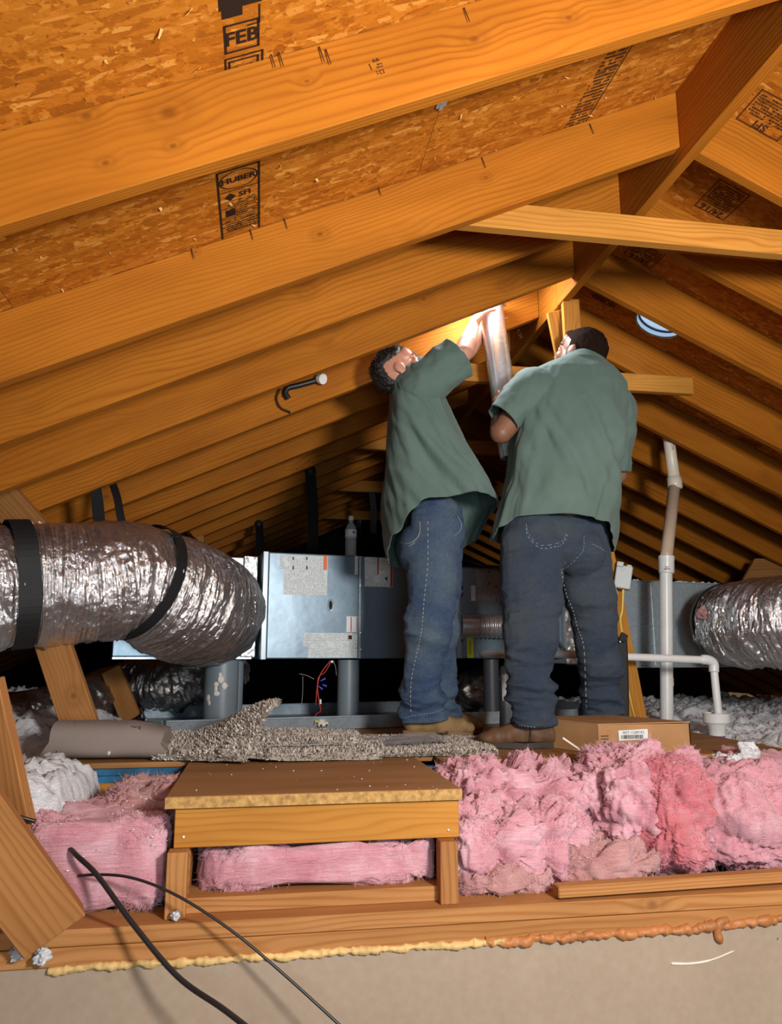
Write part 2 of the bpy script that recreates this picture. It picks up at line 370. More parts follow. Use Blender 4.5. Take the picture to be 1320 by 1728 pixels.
def carpet_back():
    N = NT('carpet_backing'); c = N.co(); a = N.wave(N.n('ShaderNodeMapping', Vector=c, Rotation=(0, R(35), 0)).outputs[0], 75, .4, 1, 1, 'BANDS', 'X'); b = N.wave(N.n('ShaderNodeMapping', Vector=c, Rotation=(0, R(35), 0)).outputs[0], 75, .4, 1, 1, 'BANDS', 'Z')
    f = N.math('MULTIPLY', a, b); N.set(Base__Color=N.ramp(f, [(.05, (.20, .155, .135)), (.6, (.48, .40, .35))]), Roughness=.9); N.bump(f, .5, .002); return N.m
M['carpet_back'] = carpet_back()
def pile():
    N = NT('shag_pile'); g = N.n('ShaderNodeNewGeometry').outputs['Random Per Island']
    N.set(Base__Color=N.ramp(g, [(0, (.12, .10, .085)), (.3, (.34, .29, .24)), (.6, (.56, .49, .42)), (1, (.74, .68, .60))]), Roughness=.9); return N.m
M['pile'] = pile(); M['carpet_body'] = plain('carpet_body', (.34, .29, .24), .95)
M['film'] = None
def film():
    N = NT('clear_plastic_sleeve'); c = N.co(); N.set(Base__Color=(.86, .84, .88), Roughness=.2, Alpha=.5); N.bump(N.noise(c, 14, 3), .5, .01); return N.m
M['film'] = film()
def shirt():
    N = NT('sage_green_twill'); c = N.co(); f = N.noise(c, 5, 3); w = N.wave(N.n('ShaderNodeMapping', Vector=c, Rotation=(0, .7, .5)).outputs[0], 260, 0, 0)
    N.set(Base__Color=N.ramp(f, [(.3, (.088, .140, .117)), (.7, (.112, .172, .146))]), Roughness=.8); N.b.inputs['Sheen Weight'].default_value = .1
    fo = N.noise(N.n('ShaderNodeMapping', Vector=c, Scale=(9, 9, 2.2)).outputs[0], 1, 3, .5, .6)
    N.bump(N.math('ADD', N.math('MULTIPLY', w, .03), fo), .5, .02); return N.m
M['shirt'] = shirt()
def denim(name, base, fade, fsc):
    N = NT(name); c = N.co(); f = N.noise(c, fsc, 4, .6); w = N.wave(c, 330, 1, 1, 1, 'BANDS', 'X'); s = N.noise(c, 190, 3)
    col = N.ramp(f, [(.38, base), (.66, fade)]); col = N.mix(.25, col, N.ramp(s, [(.3, tuple(x*.4 for x in base)), (.7, tuple(min(1, x*1.7) for x in fade))]))
    N.set(Base__Color=col, Roughness=.85)
    fo = N.noise(N.n('ShaderNodeMapping', Vector=c, Scale=(7, 7, 16)).outputs[0], 1, 3, .5, .8)
    N.bump(N.math('ADD', N.math('MULTIPLY', w, .08), fo), .75, .014); return N.m
M['denim'] = denim('blue_denim', (.022, .058, .155), (.12, .17, .215), 5)
M['denim_dark'] = denim('dark_dirty_denim', (.024, .046, .088), (.068, .088, .105), 4)
M['thread'] = plain('seam_thread', (.40, .36, .28), .8); M['thread_blue'] = plain('worn_seam', (.20, .27, .36), .8)
def skin(name, col, dark):
    N = NT(name); c = N.co(); f = N.noise(c, 9, 3)
    N.set(Base__Color=N.ramp(f, [(.3, dark), (.7, col)]), Roughness=.5); N.b.inputs['Subsurface Weight'].default_value = .12; N.b.inputs['Subsurface Radius'].default_value = (.012, .005, .003)
    N.b.inputs['Subsurface Scale'].default_value = .5; N.bump(N.noise(c, 160, 2), .12, .002); return N.m
M['skin'] = skin('light_skin', (.60, .30, .20), (.52, .23, .15)); M['skin_dark'] = skin('brown_skin', (.26, .115, .065), (.20, .085, .045))
M['hair'] = plain('black_hair', (.012, .009, .008), .5, 0, .9, 160, .3); M['hair_short'] = plain('cropped_dark_hair', (.020, .009, .006), .95, 0, .8, 260, .4, .1)
M['eye'] = plain('eye_white', (.8, .8, .78), .3); M['pupil'] = plain('dark_iris', (.02, .012, .008), .3); M['lip'] = plain('lip', (.42, .14, .11), .5)
M['boot_tan'] = plain('tan_suede', (.34, .205, .09), .85, 0, .25, 70, .4, .2, 14); M['boot_brown'] = plain('brown_leather', (.15, .075, .038), .6, 0, .3, 60, .4, .3, 16)
M['sole_tan'] = plain('tan_rubber_sole', (.25, .16, .085), .8, 0, .2, 60, .3); M['sole_brown'] = plain('dark_rubber_sole', (.055, .04, .03), .8, 0, .2, 60, .4)
M['lace'] = plain('boot_lace', (.45, .34, .2), .8)
M['blue_paint'] = plain('blue_coated_edge', (.025, .15, .30), .6, 0, .3, 60, .45, .3, 20)
M['foam'] = plain('cured_orange_foam', (.52, .20, .06), .55, 0, .5, 60, .35); M['foam_pale'] = plain('cured_yellow_foam', (.78, .52, .20), .6, 0, .5, 60, .35)
M['caulk'] = plain('dried_caulk', (.74, .68, .60), .6)
M['fibre'] = plain('loose_pink_fibre', (.80, .46, .52), 1, 0, 0, 0, .2, .05); M['fibre_rose'] = plain('loose_rose_fibre', (.68, .24, .28), 1, 0, 0, 0, .2, .05)
M['dust'] = plain('lint_white', (.82, .80, .78), 1); M['steel_nail'] = plain('dark_nail', (.10, .06, .04), .5, .6)
M['dark'] = plain('near_black', (.02, .016, .012), .9)
def bottle_plastic():
    N = NT('clear_bottle_plastic'); N.set(Base__Color=(.80, .86, .90), Roughness=.05, Alpha=.28); N.b.inputs['Specular IOR Level'].default_value = 1; return N.m
M['clear'] = bottle_plastic()
M['glass'] = plain('milky_dome', (.9, .95, 1), .2)
# ================================================================== SETTING: roof
TAN = .463; ANG = math.atan(TAN); COSA = math.cos(ANG); RW = .184; RT = .038; RVERT = RW/COSA
XL, XR, ZB = 1.30, 1.338, 1.98                      # ridge faces and height of the rafter undersides there
def zl(x): return ZB - TAN*(XL-x)                   # underside of the left rafters
def zr(x): return ZB - TAN*(x-XR)
def struct(name, loc=(0, 0, 0)):
    o = bpy.data.objects.new(name, None); COL.objects.link(o); o.location = loc; LOC[o.name] = Vector(loc); o['kind'] = 'structure'; return o
DN_L = Vector((TAN, 0, -1)).normalized(); DN_R = Vector((-TAN, 0, -1)).normalized()     # normals of the deck undersides
deckL0 = Vector((XL, 0, ZB + RVERT + .002)); deckR0 = Vector((XR, 0, ZB + RVERT + .002))
seam = pick(730, 220, deckL0, DN_L).x
ceil_l = struct('ceiling_left'); ceil_l['label'] = 'stamped wood strand decking on the slope above the big foil duct'
ceil_r = struct('ceiling_right'); ceil_r['label'] = 'shaded strand decking on the slope beyond the ridge with a round vent hole'
def deck_panel(parent, side, s0, s1, y0, y1, hole=None):
    """sheet between slope distances s0..s1 from the ridge and y0..y1; local X down the slope away from the ridge, Y along it"""
    d = Vector((-COSA, 0, -math.sin(ANG))) if side == 'L' else Vector((COSA, 0, -math.sin(ANG)))
    up = -(DN_L if side == 'L' else DN_R); o0 = deckL0 if side == 'L' else deckR0
    T = .012; g = .0016
    o = o0 + d*s0 + Vector((0, y0, 0)); a, b = s1-s0-g, y1-y0-g
    rot = Matrix((d, up.cross(d), up)).transposed()
    sy = 1 if side == 'R' else -1
    mb = MB()
    def P(x, y, z): return (x, y*rot.col[1].y, z)
    if hole is None:
        mb.add([P(x, y, z) for z in (0, T) for x, y in ((0, 0), (a, 0), (a, b), (0, b))], [(0, 1, 2, 3), (7, 6, 5, 4), (0, 4, 5, 1), (1, 5, 6, 2), (2, 6, 7, 3), (3, 7, 4, 0)])
    else:
        hx, hy, hr = hole; hx -= s0; hy -= y0; n = 64; inn = []; out = []
        for k in range(n):
            t = 2*math.pi*k/n; c, s = math.cos(t), math.sin(t); w = 1 + .012*ns((c*3, s*3, 1.7), 2)
            inn.append((hx+hr*w*c, hy+hr*w*s))
            L = min(((a-hx)/c if c > 1e-9 else -hx/c if c < -1e-9 else 1e9), ((b-hy)/s if s > 1e-9 else -hy/s if s < -1e-9 else 1e9))
            out.append((hx+L*c, hy+L*s))
        for (x, y) in ((0, 0), (a, 0), (a, b), (0, b)):          # keep the true corners
            k = min(range(n), key=lambda i: (out[i][0]-x)**2 + (out[i][1]-y)**2); out[k] = (x, y)
        vs = [P(x, y, z) for z in (0, T) for x, y in inn+out]
        fs = []
        for k in range(n):
            j = (k+1) % n
            fs += [(k, j, n+j, n+k), (2*n+k, 3*n+k, 3*n+j, 2*n+j), (k, 2*n+k, 2*n+j, j), (n+k, n+j, 3*n+j, 3*n+k)]
        mb.add(vs, fs)
    return link('osb_panel', mesh_of(mb, 'osb_panel', M['osb']), o, parent, rot)
SH = 1.219
s_seam = (XL-seam)/COSA; rowsL = [s_seam-SH, s_seam, s_seam+SH, s_seam+2*SH, s_seam+3*SH, s_seam+4*SH]; rowsL = [max(0, r) for r in rowsL if r > 0]; rowsL = [0]+[r for r in rowsL if r > .05]
rowsL = [r for r in rowsL if r < 5.4] + [5.4]
# round holes: a vent on the right slope, the flue opening on the left slope above the raised pipe
hR = pick(1113, 545, deckR0, DN_R); hRs = (hR.x-XR)/COSA
FLUE_TOP = at(828, 512, 3.2)
hL = Vector((.93, 3.17, 0)); hLs = (XL-hL.x)/COSA
def rows_cols(parent, side, rows, stagger, holes):
    for i, (s0, s1) in enumerate(zip(rows, rows[1:])):
        y = -1.4 + (stagger[i % len(stagger)]); ys = [-2.6]
        while y < 10.2:
            if y > -2.5: ys.append(y)
            y += 2.438
        ys.append(10.3)
        for y0, y1 in zip(ys, ys[1:]):
            h = None
            for (hs, hy, r) in holes:
                if s0 < hs-r and hs+r < s1 and y0 < hy-r and hy+r < y1: h = (hs, hy, r)
            deck_panel(parent, side, s0, s1, y0, y1, h)
rows_cols(ceil_l, 'L', rowsL, (0.3, 1.5), [(hLs, hL.y, .085)])
rowsR = [0, 1.05, 1.05+SH, 1.05+2*SH, 1.05+3*SH, 5.6]
rows_cols(ceil_r, 'R', rowsR, (.9, 2.1), [(hRs, hR.y, .118)])
# H-clip on the seam
cl = pick(745, 170, deckL0, DN_L); mb = MB(); mb.box(cl + DN_L*.004, (.03, .035, .006), Matrix.Rotation(-ANG, 3, 'Y')); mb.box(cl + DN_L*.006 + Vector((.0, .0, 0)), (.012, .05, .005), Matrix.Rotation(-ANG, 3, 'Y'))
obj('panel_clip', mb, M['galv'], ceil_l)
# ------------------------------------------------------------------ ink stamps on the decking
def slope_m(px, py, side, flip=1, lift=.0015):
    if side == 'L': o = pick(px, py, deckL0, DN_L) + DN_L*lift; return frame_m(o, (COSA, 0, math.sin(ANG)), (0, -1, 0))
    o = pick(px, py, deckR0, DN_R) + DN_R*lift
    return frame_m(o, (COSA, 0, -math.sin(ANG)), (0, -1, 0)) if flip > 0 else frame_m(o, (-COSA, 0, math.sin(ANG)), (0, 1, 0))
def rect(mb, m, x0, y0, x1, y1): mb.add([m @ Vector(p) for p in ((x0, y0, 0), (x1, y0, 0), (x1, y1, 0), (x0, y1, 0))], [(0, 1, 2, 3)])
def outline(mb, m, x0, y0, x1, y1, t, sides='lrtb'):
    if 'b' in sides: rect(mb, m, x0, y0, x1, y0+t)
    if 't' in sides: rect(mb, m, x0, y1-t, x1, y1)
    if 'l' in sides: rect(mb, m, x0, y0, x0+t, y1)
    if 'r' in sides: rect(mb, m, x1-t, y0, x1, y1)
def scribble(mb, m, x0, y0, x1, y1, rows, seed=1):
    """rows of small print too worn to read: broken dashes of ink"""
    rnd = random.Random(seed); h = (y1-y0)/rows
    for i in range(rows):
        x = x0 + rnd.random()*.006; y = y0 + h*i
        while x < x1:
            w = rnd.uniform(.003, .011)
            if rnd.random() < .84: rect(mb, m, x, y+h*.2, min(x+w, x1), y+h*rnd.uniform(.62, .85))
            x += w + .002
# --- column of stamps that crosses the first two bays
mA = slope_m(408, 60, 'L'); s = .001
mb = MB(); outline(mb, mA, -.037, -.036, .037, .036, .0045); text_mb(mb, 'FEB', .047, mA @ Matrix.Translation((0, -.002, 0)), bold=True)
obj('stamp_lettering', mb, M['ink'], ceil_l)
mb = MB(); mB_ = slope_m(412, 104, 'L'); outline(mb, mB_, -.042, -.06, .042, .022, .004, 'lrt'); outline(mb, mB_, -.034, -.06, .032, .012, .004, 'lrt'); text_mb(mb, '20', .06, mB_ @ Matrix.Translation((0, -.03, 0)), bold=True); obj('stamp_lettering', mb, M['ink'], ceil_l)
mb = MB(); mC = slope_m(412, 8, 'L'); rect(mb, mC, -.05, .0, .035, .045); rect(mb, mC, -.045, -.02, -.004, .0); outline(mb, mC, .005, -.05, .032, -.005, .003, 'rb'); obj('stamp_smudge', mb, M['ink'], ceil_l)
mD = slope_m(404, 336, 'L') @ Matrix.Scale(1.12, 4); mb = MB()
outline(mb, mD, -.052, -.15, .052, .125, .005, 'lrt'); text_mb(mb, 'HUBER', .027, mD @ Matrix.Translation((0, .083, 0)), bold=True)
n = 26
for k in range(n):
    t0, t1 = 2*math.pi*k/n, 2*math.pi*(k+1)/n
    mb.add([mD @ Vector((r*1.0*math.cos(t), .083+.034*(r/.047)*math.sin(t), 0)) for r, t in ((.047, t0), (.047, t1), (.0435, t1), (.0435, t0))], [(0, 1, 2, 3)])
text_mb(mb, 'SFI', .026, mD @ Matrix.Translation((.014, .022, 0)), bold=True)
mb.add([mD @ Vector(p) for p in ((-.022, .036, 0), (-.008, .022, 0), (-.022, .006, 0), (-.036, .022, 0))], [(0, 1, 2, 3)])
for yy in (.043, -.022, -.066, -.085, -.105, -.128): rect(mb, mD, -.048, yy, .05, yy+.003)
scribble(mb, mD, -.03, -.016, .044, .006, 3, 3); scribble(mb, mD, -.036, -.06, .046, -.024, 4, 4); scribble(mb, mD, -.04, -.082, .046, -.068, 2, 5); scribble(mb, mD, -.04, -.125, .046, -.088, 4, 6)
rect(mb, mD, -.036, -.058, -.012, -.03); obj('stamp_lettering', mb, M['ink'], ceil_l)
mb = MB(); mE = slope_m(408, 258, 'L'); outline(mb, mE, -.05, -.02, .042, .05, .004, 'rb'); text_mb(mb, 'J', .06, mE @ Matrix.Translation((-.01, .012, 0)), bold=True); obj('stamp_lettering', mb, M['ink'], ceil_l)
# --- fine print strip nearer the ridge
mb = MB(); mF = slope_m(1010, 142, 'L'); scribble(mb, mF, -.04, -.2, .035, .2, 26, 9); rect(mb, mF, .042, -.2, .046, .2); rect(mb, mF, -.04, -.07, .046, -.066); rect(mb, mF, -.04, .06, .046, .064); obj('stamp_print', mb, M['ink_faint'], ceil_l)
# --- stamps on the far slope
def block(px, py, w, h, seed, word=None, parent=ceil_r, flip=-1):
    mb = MB(); m = slope_m(px, py, 'R', flip); outline(mb, m, -w/2, -h/2, w/2, h/2, .004); scribble(mb, m, -w/2+.01, -h/2+.012, w/2-.01, h/2-.04, max(3, int(h/.016)), seed)
    if word: text_mb(mb, word, .042, m @ Matrix.Translation((0, h/2-.02, 0)), bold=True)
    obj('stamp_lettering', mb, M['ink_faint'], parent)
block(1300, 195, .16, .14, 11, 'SFI'); block(1218, 338, .13, .17, 12, '24/16'); block(1088, 428, .14, .13, 13, '24/16'); block(1022, 503, .10, .085, 14, 'HUBER'); block(1262, 748, .12, .09, 15)
# --- loose strand ends that stand proud of the sheets (nobody could count them)
mb = MB(); rnd = random.Random(5)
for k in range(330):
    x = rnd.uniform(-1.2, 1.25); y = rnd.uniform(1.0, 2.9); c = Vector((x, y, zl(x)+RVERT)); a = rnd.uniform(0, 6.28); L = rnd.uniform(.004, .016); w = rnd.uniform(.001, .004)
    e1 = Vector((math.cos(a)*COSA, math.sin(a), math.cos(a)*math.sin(ANG))); e2 = DN_L.cross(e1)
    lift = DN_L*rnd.uniform(.003, .010)
    mb.add([c - e2*w, c + e2*w, c + e1*L + e2*w*.6 + lift, c + e1*L - e2*w*.3 + lift, c + e1*L*.5 + lift*.2 + e2*w*1.2], [(0, 1, 4), (0, 4, 3), (4, 2, 3)])
tag(obj('loose_strands', mb, M['chip'], ceil_l), kind='stuff')
# ------------------------------------------------------------------ rafters
ORD = ['first', 'second', 'third', 'fourth', 'fifth', 'sixth', 'seventh', 'eighth', 'ninth', 'tenth', 'eleventh', 'twelfth', 'thirteenth', 'fourteenth', 'fifteenth', 'sixteenth', 'seventeenth', 'eighteenth']
LY = [1.42, 2.063, 2.485, 2.93] + [3.37 + .44*k for k in range(13)]
EXTRA = {0: ', knotty', 1: ', before a tie', 2: '', 3: ', above the pipe', 4: ', lit orange'}
raft_l = []
for i, y in enumerate(LY):
    yc = y + RT/2; x0 = -3.45
    o = board('rafter', (x0, yc, zl(x0)+RVERT/2), (XL-.001, yc, ZB+RVERT/2), RW, RT, (0, 0, 1), M['rafter'], None, .0025, 0, RW*TAN)
    tag(o, f'{ORD[i]} rafter from the top on the slope over the foil duct' + EXTRA.get(i, ''), 'rafter', 'rafters of the slope over the foil duct'); raft_l.append(o)
raft_r = []
RY = [2.063, 2.53, 2.962] + [y+.077 for y in LY[4:]]
for i, y in enumerate(RY):
    yc = y + RT/2; x1 = 6.0
    o = board('rafter', (x1, yc, zr(x1)+RVERT/2), (XR+.001, yc, ZB+RVERT/2), RW, RT, (0, 0, 1), M['rafter'], None, .0025, 0, RW*TAN)
    tag(o, f'{ORD[i]} rafter from the top on the shaded slope with the round vent hole', 'rafter', 'rafters of the slope with the vent hole'); raft_r.append(o)
def loc_on(o, px, py, y): q = o.matrix_basis.inverted() @ at(px, py, y); return (q.x, q.y, q.z)
WD = ((.50, .178, .016), (.385, .115, .009), (.09, .021, .003))
for k, spots in ((0, ((285, 190, 1.25), (146, 196, .75), (178, 275, .5), (292, 246, .5), (800, 66, .8), (518, 137, .4), (960, 30, .6))), (1, ((820, 300, .5), (330, 425, .4), (540, 395, .7)))):
    o = raft_l[k]; m_ = wood('knotty_rafter_wood_%d' % k, *WD, 40 if k == 0 else 56, 1.5*k, 1.0, [(*loc_on(o, px, py, LY[k]), s_) for px, py, s_ in spots]); o.data.materials[0] = m_
# nails that missed the rafter and stand beside it, and the grade stamp
def child_world(o, parent_obj):
    mw = o.matrix_basis.copy(); o.parent = parent_obj; o.matrix_basis = parent_obj.matrix_basis.inverted() @ mw; return o
def shiner(px, py, raf, y):
    p = at(px, py, y-.004); mb = MB(); q = p + Vector((random.uniform(-.004, .004), 0, 0))
    mb.cyl(q + Vector((-.005, 0, .012)), q + Vector((.006, -.003, -.024)), .0016, .001, 6)
    child_world(obj('nail', mb, M['steel_nail']), raf)
for px, py in ((475, 95), (545, 88), (553, 92), (790, 22), (460, 97)): shiner(px, py, raft_l[0], LY[0])
for px, py in ((425, 392), (484, 374), (325, 424), (818, 272), (640, 318), (1000, 215)): shiner(px, py, raft_l[1], LY[1])
mb = MB(); g0 = at(636, 116, LY[0]-.0012); mG = frame_m(g0, (COSA, 0, math.sin(ANG)), (-math.sin(ANG), 0, COSA))
for dx in (-.002, .006): mb.add([mG @ Vector(p) for p in ((dx, .016, 0), (dx+.009, .016, 0), (dx+.0045, .025, 0))], [(0, 1, 2)])
rect(mb, mG, -.012, .0, -.010, .016); scribble(mb, mG, .0, .0, .016, .012, 2, 3); outline(mb, mG, .003, -.014, .013, -.005, .0015); rect(mb, mG, -.004, -.013, -.001, -.01); rect(mb, mG, -.004, -.008, -.001, -.005)
child_world(obj('grade_stamp', mb, M['ink_faint']), raft_l[0])
mb = MB(); g0 = at(875, 562, LY[4]-.0012); mG = frame_m(g0, (COSA, 0, math.sin(ANG)), (-math.sin(ANG), 0, COSA)); scribble(mb, mG, -.006, -.03, .012, .02, 4, 8); child_world(obj('grade_stamp', mb, M['ink_faint']), raft_l[4])
# ------------------------------------------------------------------ ridge, post, collar ties
o = board('ridge_board', (XL+RT/2, -2.5, 2.067), (XL+RT/2, 3.14, 2.067), .275, RT, (0, 0, 1), M['rafter'], None, .002); tag(o, 'deep ridge board where the upper rafters of both slopes meet', 'ridge board')
o = board('ridge_board', (XL+RT/2, 3.143, 2.06), (XL+RT/2, 10.2, 2.06), .265, RT, (0, 0, 1), M['rafter'], None, .002); tag(o, 'far ridge board continuing beyond the post, lit orange beside the flue pipe', 'ridge board')
pt, pb = at(938, 500, 3.16), atz(1078, 1226, .001); pt.z = 1.916
post = board('ridge_post', pb, pt, .089, .038, SR, M['rafter_pale'], None, .002); tag(post, 'leaning pale stud from the ridge to the floor behind the man with crouched shoulders', 'post')
o = board('scab_block', at(962, 508, 3.10), at(968, 600, 3.10), .075, .038, SR, M['rafter_pale'], None, .002); tag(o, 'short scab of wood nailed beside the ridge post above the cropped head', 'block')
CTN = ['broad collar tie crossing right under the ridge board, topmost', 'second collar tie from the top, lit orange behind the flue pipe', 'third collar tie down, low behind the two men', 'fourth collar tie down, dim, far back above the water bottle', 'fifth collar tie, farthest back and darkest']
for k, (y, top, x0, x1) in enumerate(((2.063+RT, 1.745, .35, 2.2), (3.37+RT, 1.735, .45, 2.12), (4.69+RT, 1.735, .45, 2.12), (6.01+RT, 1.735, .45, 2.15), (7.33+RT, 1.735, .45, 2.15))):
    # the top tie is kept below the deck: its ends are cut to the slope
    zc = top-.0445; xa = max(x0, XL-(ZB+RVERT-top-.006)/TAN+.002); xb = min(x1 if k else 2.25, XR+(ZB+RVERT-top-.006)/TAN)
    if k == 0: xb = 2.2
    o = board('collar_tie', (xa, y+RT/2+.0005, zc), (xb, y+RT/2+.0005, zc), .089, RT-.001, (0, 0, 1), M['rafter_pale'], None, .002); tag(o, CTN[k], 'collar tie', 'collar ties')
# ================================================================== SETTING: walls, floors
YW = 2.07                                             # face of the drywall below the opening
def slab(name, a, b, mat, label=None):
    mb = MB(); mb.box2(a, b); o = obj(name, mb, mat); o['kind'] = 'structure'
    if label: o['label'] = label
    return o
slab('wall_front', (-1.3, YW, -1.75), (2.4, YW+.0125, -.365), M['drywall'], 'tan drywall below the timber plates')
slab('wall_left', (-1.3125, -2.5, -1.75), (-1.3, YW, -.3), M['drywall']); slab('wall_right', (2.4, -2.5, -1.75), (2.4125, YW, -.3), M['drywall'])
slab('wall_back', (-4.2, -2.62, -1.75), (7, -2.58, 2.4), M['drywall'])
slab('wall_gable', (-4.2, 10.3, -.5), (7, 10.34, 2.4), M['dark'], 'gable at the far end, coloured near black for deep shade')  # near black colour stands in for the unlit far end of the attic
slab('floor', (-1.3, -2.58, -1.79), (2.4, YW, -1.75), M['drywall'])
fl = struct('floor_attic'); fl['label'] = 'attic floor of plywood over drywall'
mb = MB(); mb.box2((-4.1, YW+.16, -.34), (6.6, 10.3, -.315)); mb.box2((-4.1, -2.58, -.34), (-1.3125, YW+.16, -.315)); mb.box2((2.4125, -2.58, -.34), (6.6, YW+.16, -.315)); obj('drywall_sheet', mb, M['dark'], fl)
for nm, a, b in (('wall_eave_left', (-4.2, -2.6, -.6), (-4.12, 10.3, .3)), ('wall_eave_right', (6.6, -2.6, -.6), (6.68, 10.3, .3))): slab(nm, a, b, M['dim_wood'])
# ================================================================== timber round the opening
def timber(name, a, b, mat, label, cat='timber', group=None, bevel=.002, parent=None):
    """axis-parallel board given by two corners; grain runs along X"""
    a, b = Vector(a), Vector(b); c = (a+b)/2; d = b-a
    o = board(name, (a.x, c.y, c.z), (b.x, c.y, c.z), abs(d.z), abs(d.y), (0, 0, 1), mat, parent, bevel)
    if parent is None: tag(o, label, cat, group)
    return o
timber('top_plate', (-1.3, 2.071, -.3215), (2.4, 2.211, -.2835), M['plate'], 'upper of the two long timber plates capping the tan drywall', 'plate', 'wall plates')
timber('top_plate', (-1.3, 2.068, -.364), (2.4, 2.211, -.3225), M['plate'], 'lower of the two long timber plates, edged with foam bead', 'plate', 'wall plates')
bl = at(312, 1500, 2.2).x; br = at(742, 1500, 2.2).x
timber('filler_board', (bl, 2.135, -.283), (br, 2.27, -.246), M['plate'], 'flat board under the framed pink batt below the step', 'board')
p0 = at(940, 1500, 2.09); q0 = at(1320, 1480, 2.14)
o = board('loose_stick', (p0.x, 2.10, -.262), (2.3, 2.165, -.262), .042, .03, (0, 1, 0), M['plate'], None, .003); tag(o, 'split loose stick lying on the plate in front of the pink heap', 'stick')
# step: plywood tongue, front board, two short posts
sx0, sx1 = at(280, 1340, 2.125).x, at(779, 1335, 2.125).x; fx0, fx1 = at(294, 1400, 2.14).x, at(775, 1400, 2.14).x
timber('step_front_board', (fx0, 2.140, -.127), (fx1, 2.178, -.0295), M['rafter_pale'], 'pale board on edge forming the front of the plywood step', 'board')
for k in range(2):
    mb = MB()
    if k == 0: p = at(1210-200, 1400, 2.139); p = at(316-6, 1412, 2.1385)
    else: p = at(757, 1401, 2.1385)
    mb.lathe([(.0001, 0), (.003, 0), (.003, .002), (.0001, .0025)], p, (0, -1, 0), 10); child_world(obj('nail_head', mb, M['dust'] if k == 0 else M['galv_bright']), bpy.data.objects['step_front_board'])
for k, (pa, pb_, lab) in enumerate(((279, 314, 'short upright post with curved end grain under the step by the draped cables'), (744, 774, 'short dark-edged post under the step beside the pink heap'))):
    xa, xb = at(pa, 1500, 2.10).x, at(pb_, 1500, 2.10).x
    o = board('step_post', ((xa+xb)/2, 2.125, -.283), ((xa+xb)/2, 2.125, -.1285), xb-xa, .05, (1, 0, 0), M['plate'] if k == 0 else M['brace'], None, .002); tag(o, lab, 'post', 'step posts')
# platform: plywood sheets on the attic floor
def ply(x0, y0, x1, y1, z=0.0, t=.018, mat=None, edge=True):
    mb = MB(); mb.box2((x0, y0, z-t), (x1, y1, z)); o = obj('plywood_sheet', mb, mat or M['dim_wood'], fl, bevel=.0015); return o
PY = 2.80
ply(-.70, PY, .62, 4.9); ply(.623, PY-.12, 2.0, 4.9); ply(sx0, 2.125, sx1, PY-.002, 0, .0285)
mb = MB(); mb.box2((sx0-.001, 2.1235, -.0285), (sx1+.001, 2.127, -.0012)); obj('sheet_edge', mb, M['osb_edge'], fl)
rj = struct('trim_1'); rj['label'] = 'platform rim with a blue coated top edge'
def rim(x0, x1, y):
    mb = MB(); mb.box2((x0, y, -.062), (x1, y+.04, -.0405)); mb.box2((x0, y+.002, -.0395), (x1, y+.04, -.0185)); obj('blue_edge', mb, M['blue_paint'], rj, bevel=.001)
    timber('rim_joist', (x0, y+.002, -.31), (x1, y+.04, -.0625), M['rafter_pale'], None, parent=rj)
rim(-.75, sx0-.012, PY-.01); rim(sx1+.012, 2.0, PY-.13)
for xx in (-.2, .5):                                   # joists under the tongue
    mb = MB(); mb.box2((xx, 2.18, -.31), (xx+.038, PY-.02, -.029)); obj('joist', mb, M['brace'], rj)
# ------------------------------------------------------------------ diagonal braces near the camera and behind the duct
def brace(pa, ya, pb, yb, w, t, side, mat, label, name='brace'):
    o = board(name, at(*pa, ya), at(*pb, yb), w, t, side, mat, None, .003); return tag(o, label, 'brace', None)
brace((-170, 1215), 1.80, (92, 1572), 2.05, .15, .05, (.55, -.1, 1), M['brace'], 'thick diagonal brace whose cut end rests on the plate beside the cables')
brace((-30, 1150), 2.14, (34, 1440), 2.20, .10, .038, SR, M['brace'], 'narrow upright brace behind the thick diagonal one by the white fluff')
brace((-60, 770), 3.3, (82, 925), 3.35, .14, .038, SR, M['brace'], 'brown timber stub rising behind the top of the big foil duct')
brace((78, 1050), 3.2, (140, 1236), 3.10, .128, .038, SR, M['brace'], 'slanting knotty stud under the foil duct behind the carpet roll')
brace((188, 1130), 4.3, (222, 1215), 4.25, .10, .038, SR, M['brace'], 'small slanting stud in the white fluff beside the drain pan')
brace((338, 905), 4.7, (344, 1000), 4.7, .045, .038, SR, M['brace'], 'thin pale upright behind the foil duct below a tangled strap')
# far truss web at the lower right behind the trunk duct
o = board('web_block', at(1262, 962, 4.9), at(1500, 962, 4.7), .16, .038, (0, 0, 1), M['brace'], None, .003, .1); tag(o, 'brown timber block resting behind the short foil duct by the trunk', 'block')
# ------------------------------------------------------------------ pink fibreglass
def superq(u, v, e1=.5, e2=.5):
    def pw(x, e): return math.copysign(abs(x)**e, x)
    a = (v-.5)*math.pi; b = u*2*math.pi
    return Vector((pw(math.cos(a), e1)*pw(math.cos(b), e2), pw(math.cos(a), e1)*pw(math.sin(b), e2), pw(math.sin(a), e1)))
def ridged(p, f, seed, oct=4):
    s = 0; a = 1; q = p + Vector((ns(p, f*.6, seed+5), ns(p, f*.6, seed+6), ns(p, f*.6, seed+7)))*(.35/f*1.0)
    for _ in range(oct): s += a*(1-2*abs(ns(q, f, seed))); f *= 2.0; a *= .52
    return s
def billow(p, f, seed, oct=4):
    """puffy lumps with sharp creases between them"""
    s = 0; a = 1; q = p + Vector((ns(p, f*.5, seed+5), ns(p, f*.5, seed+6), ns(p, f*.5, seed+7)))*(.5/f)
    for _ in range(oct): s += a*min(1, 2.6*abs(ns(q, f, seed))); f *= 2.15; a *= .5
    return s
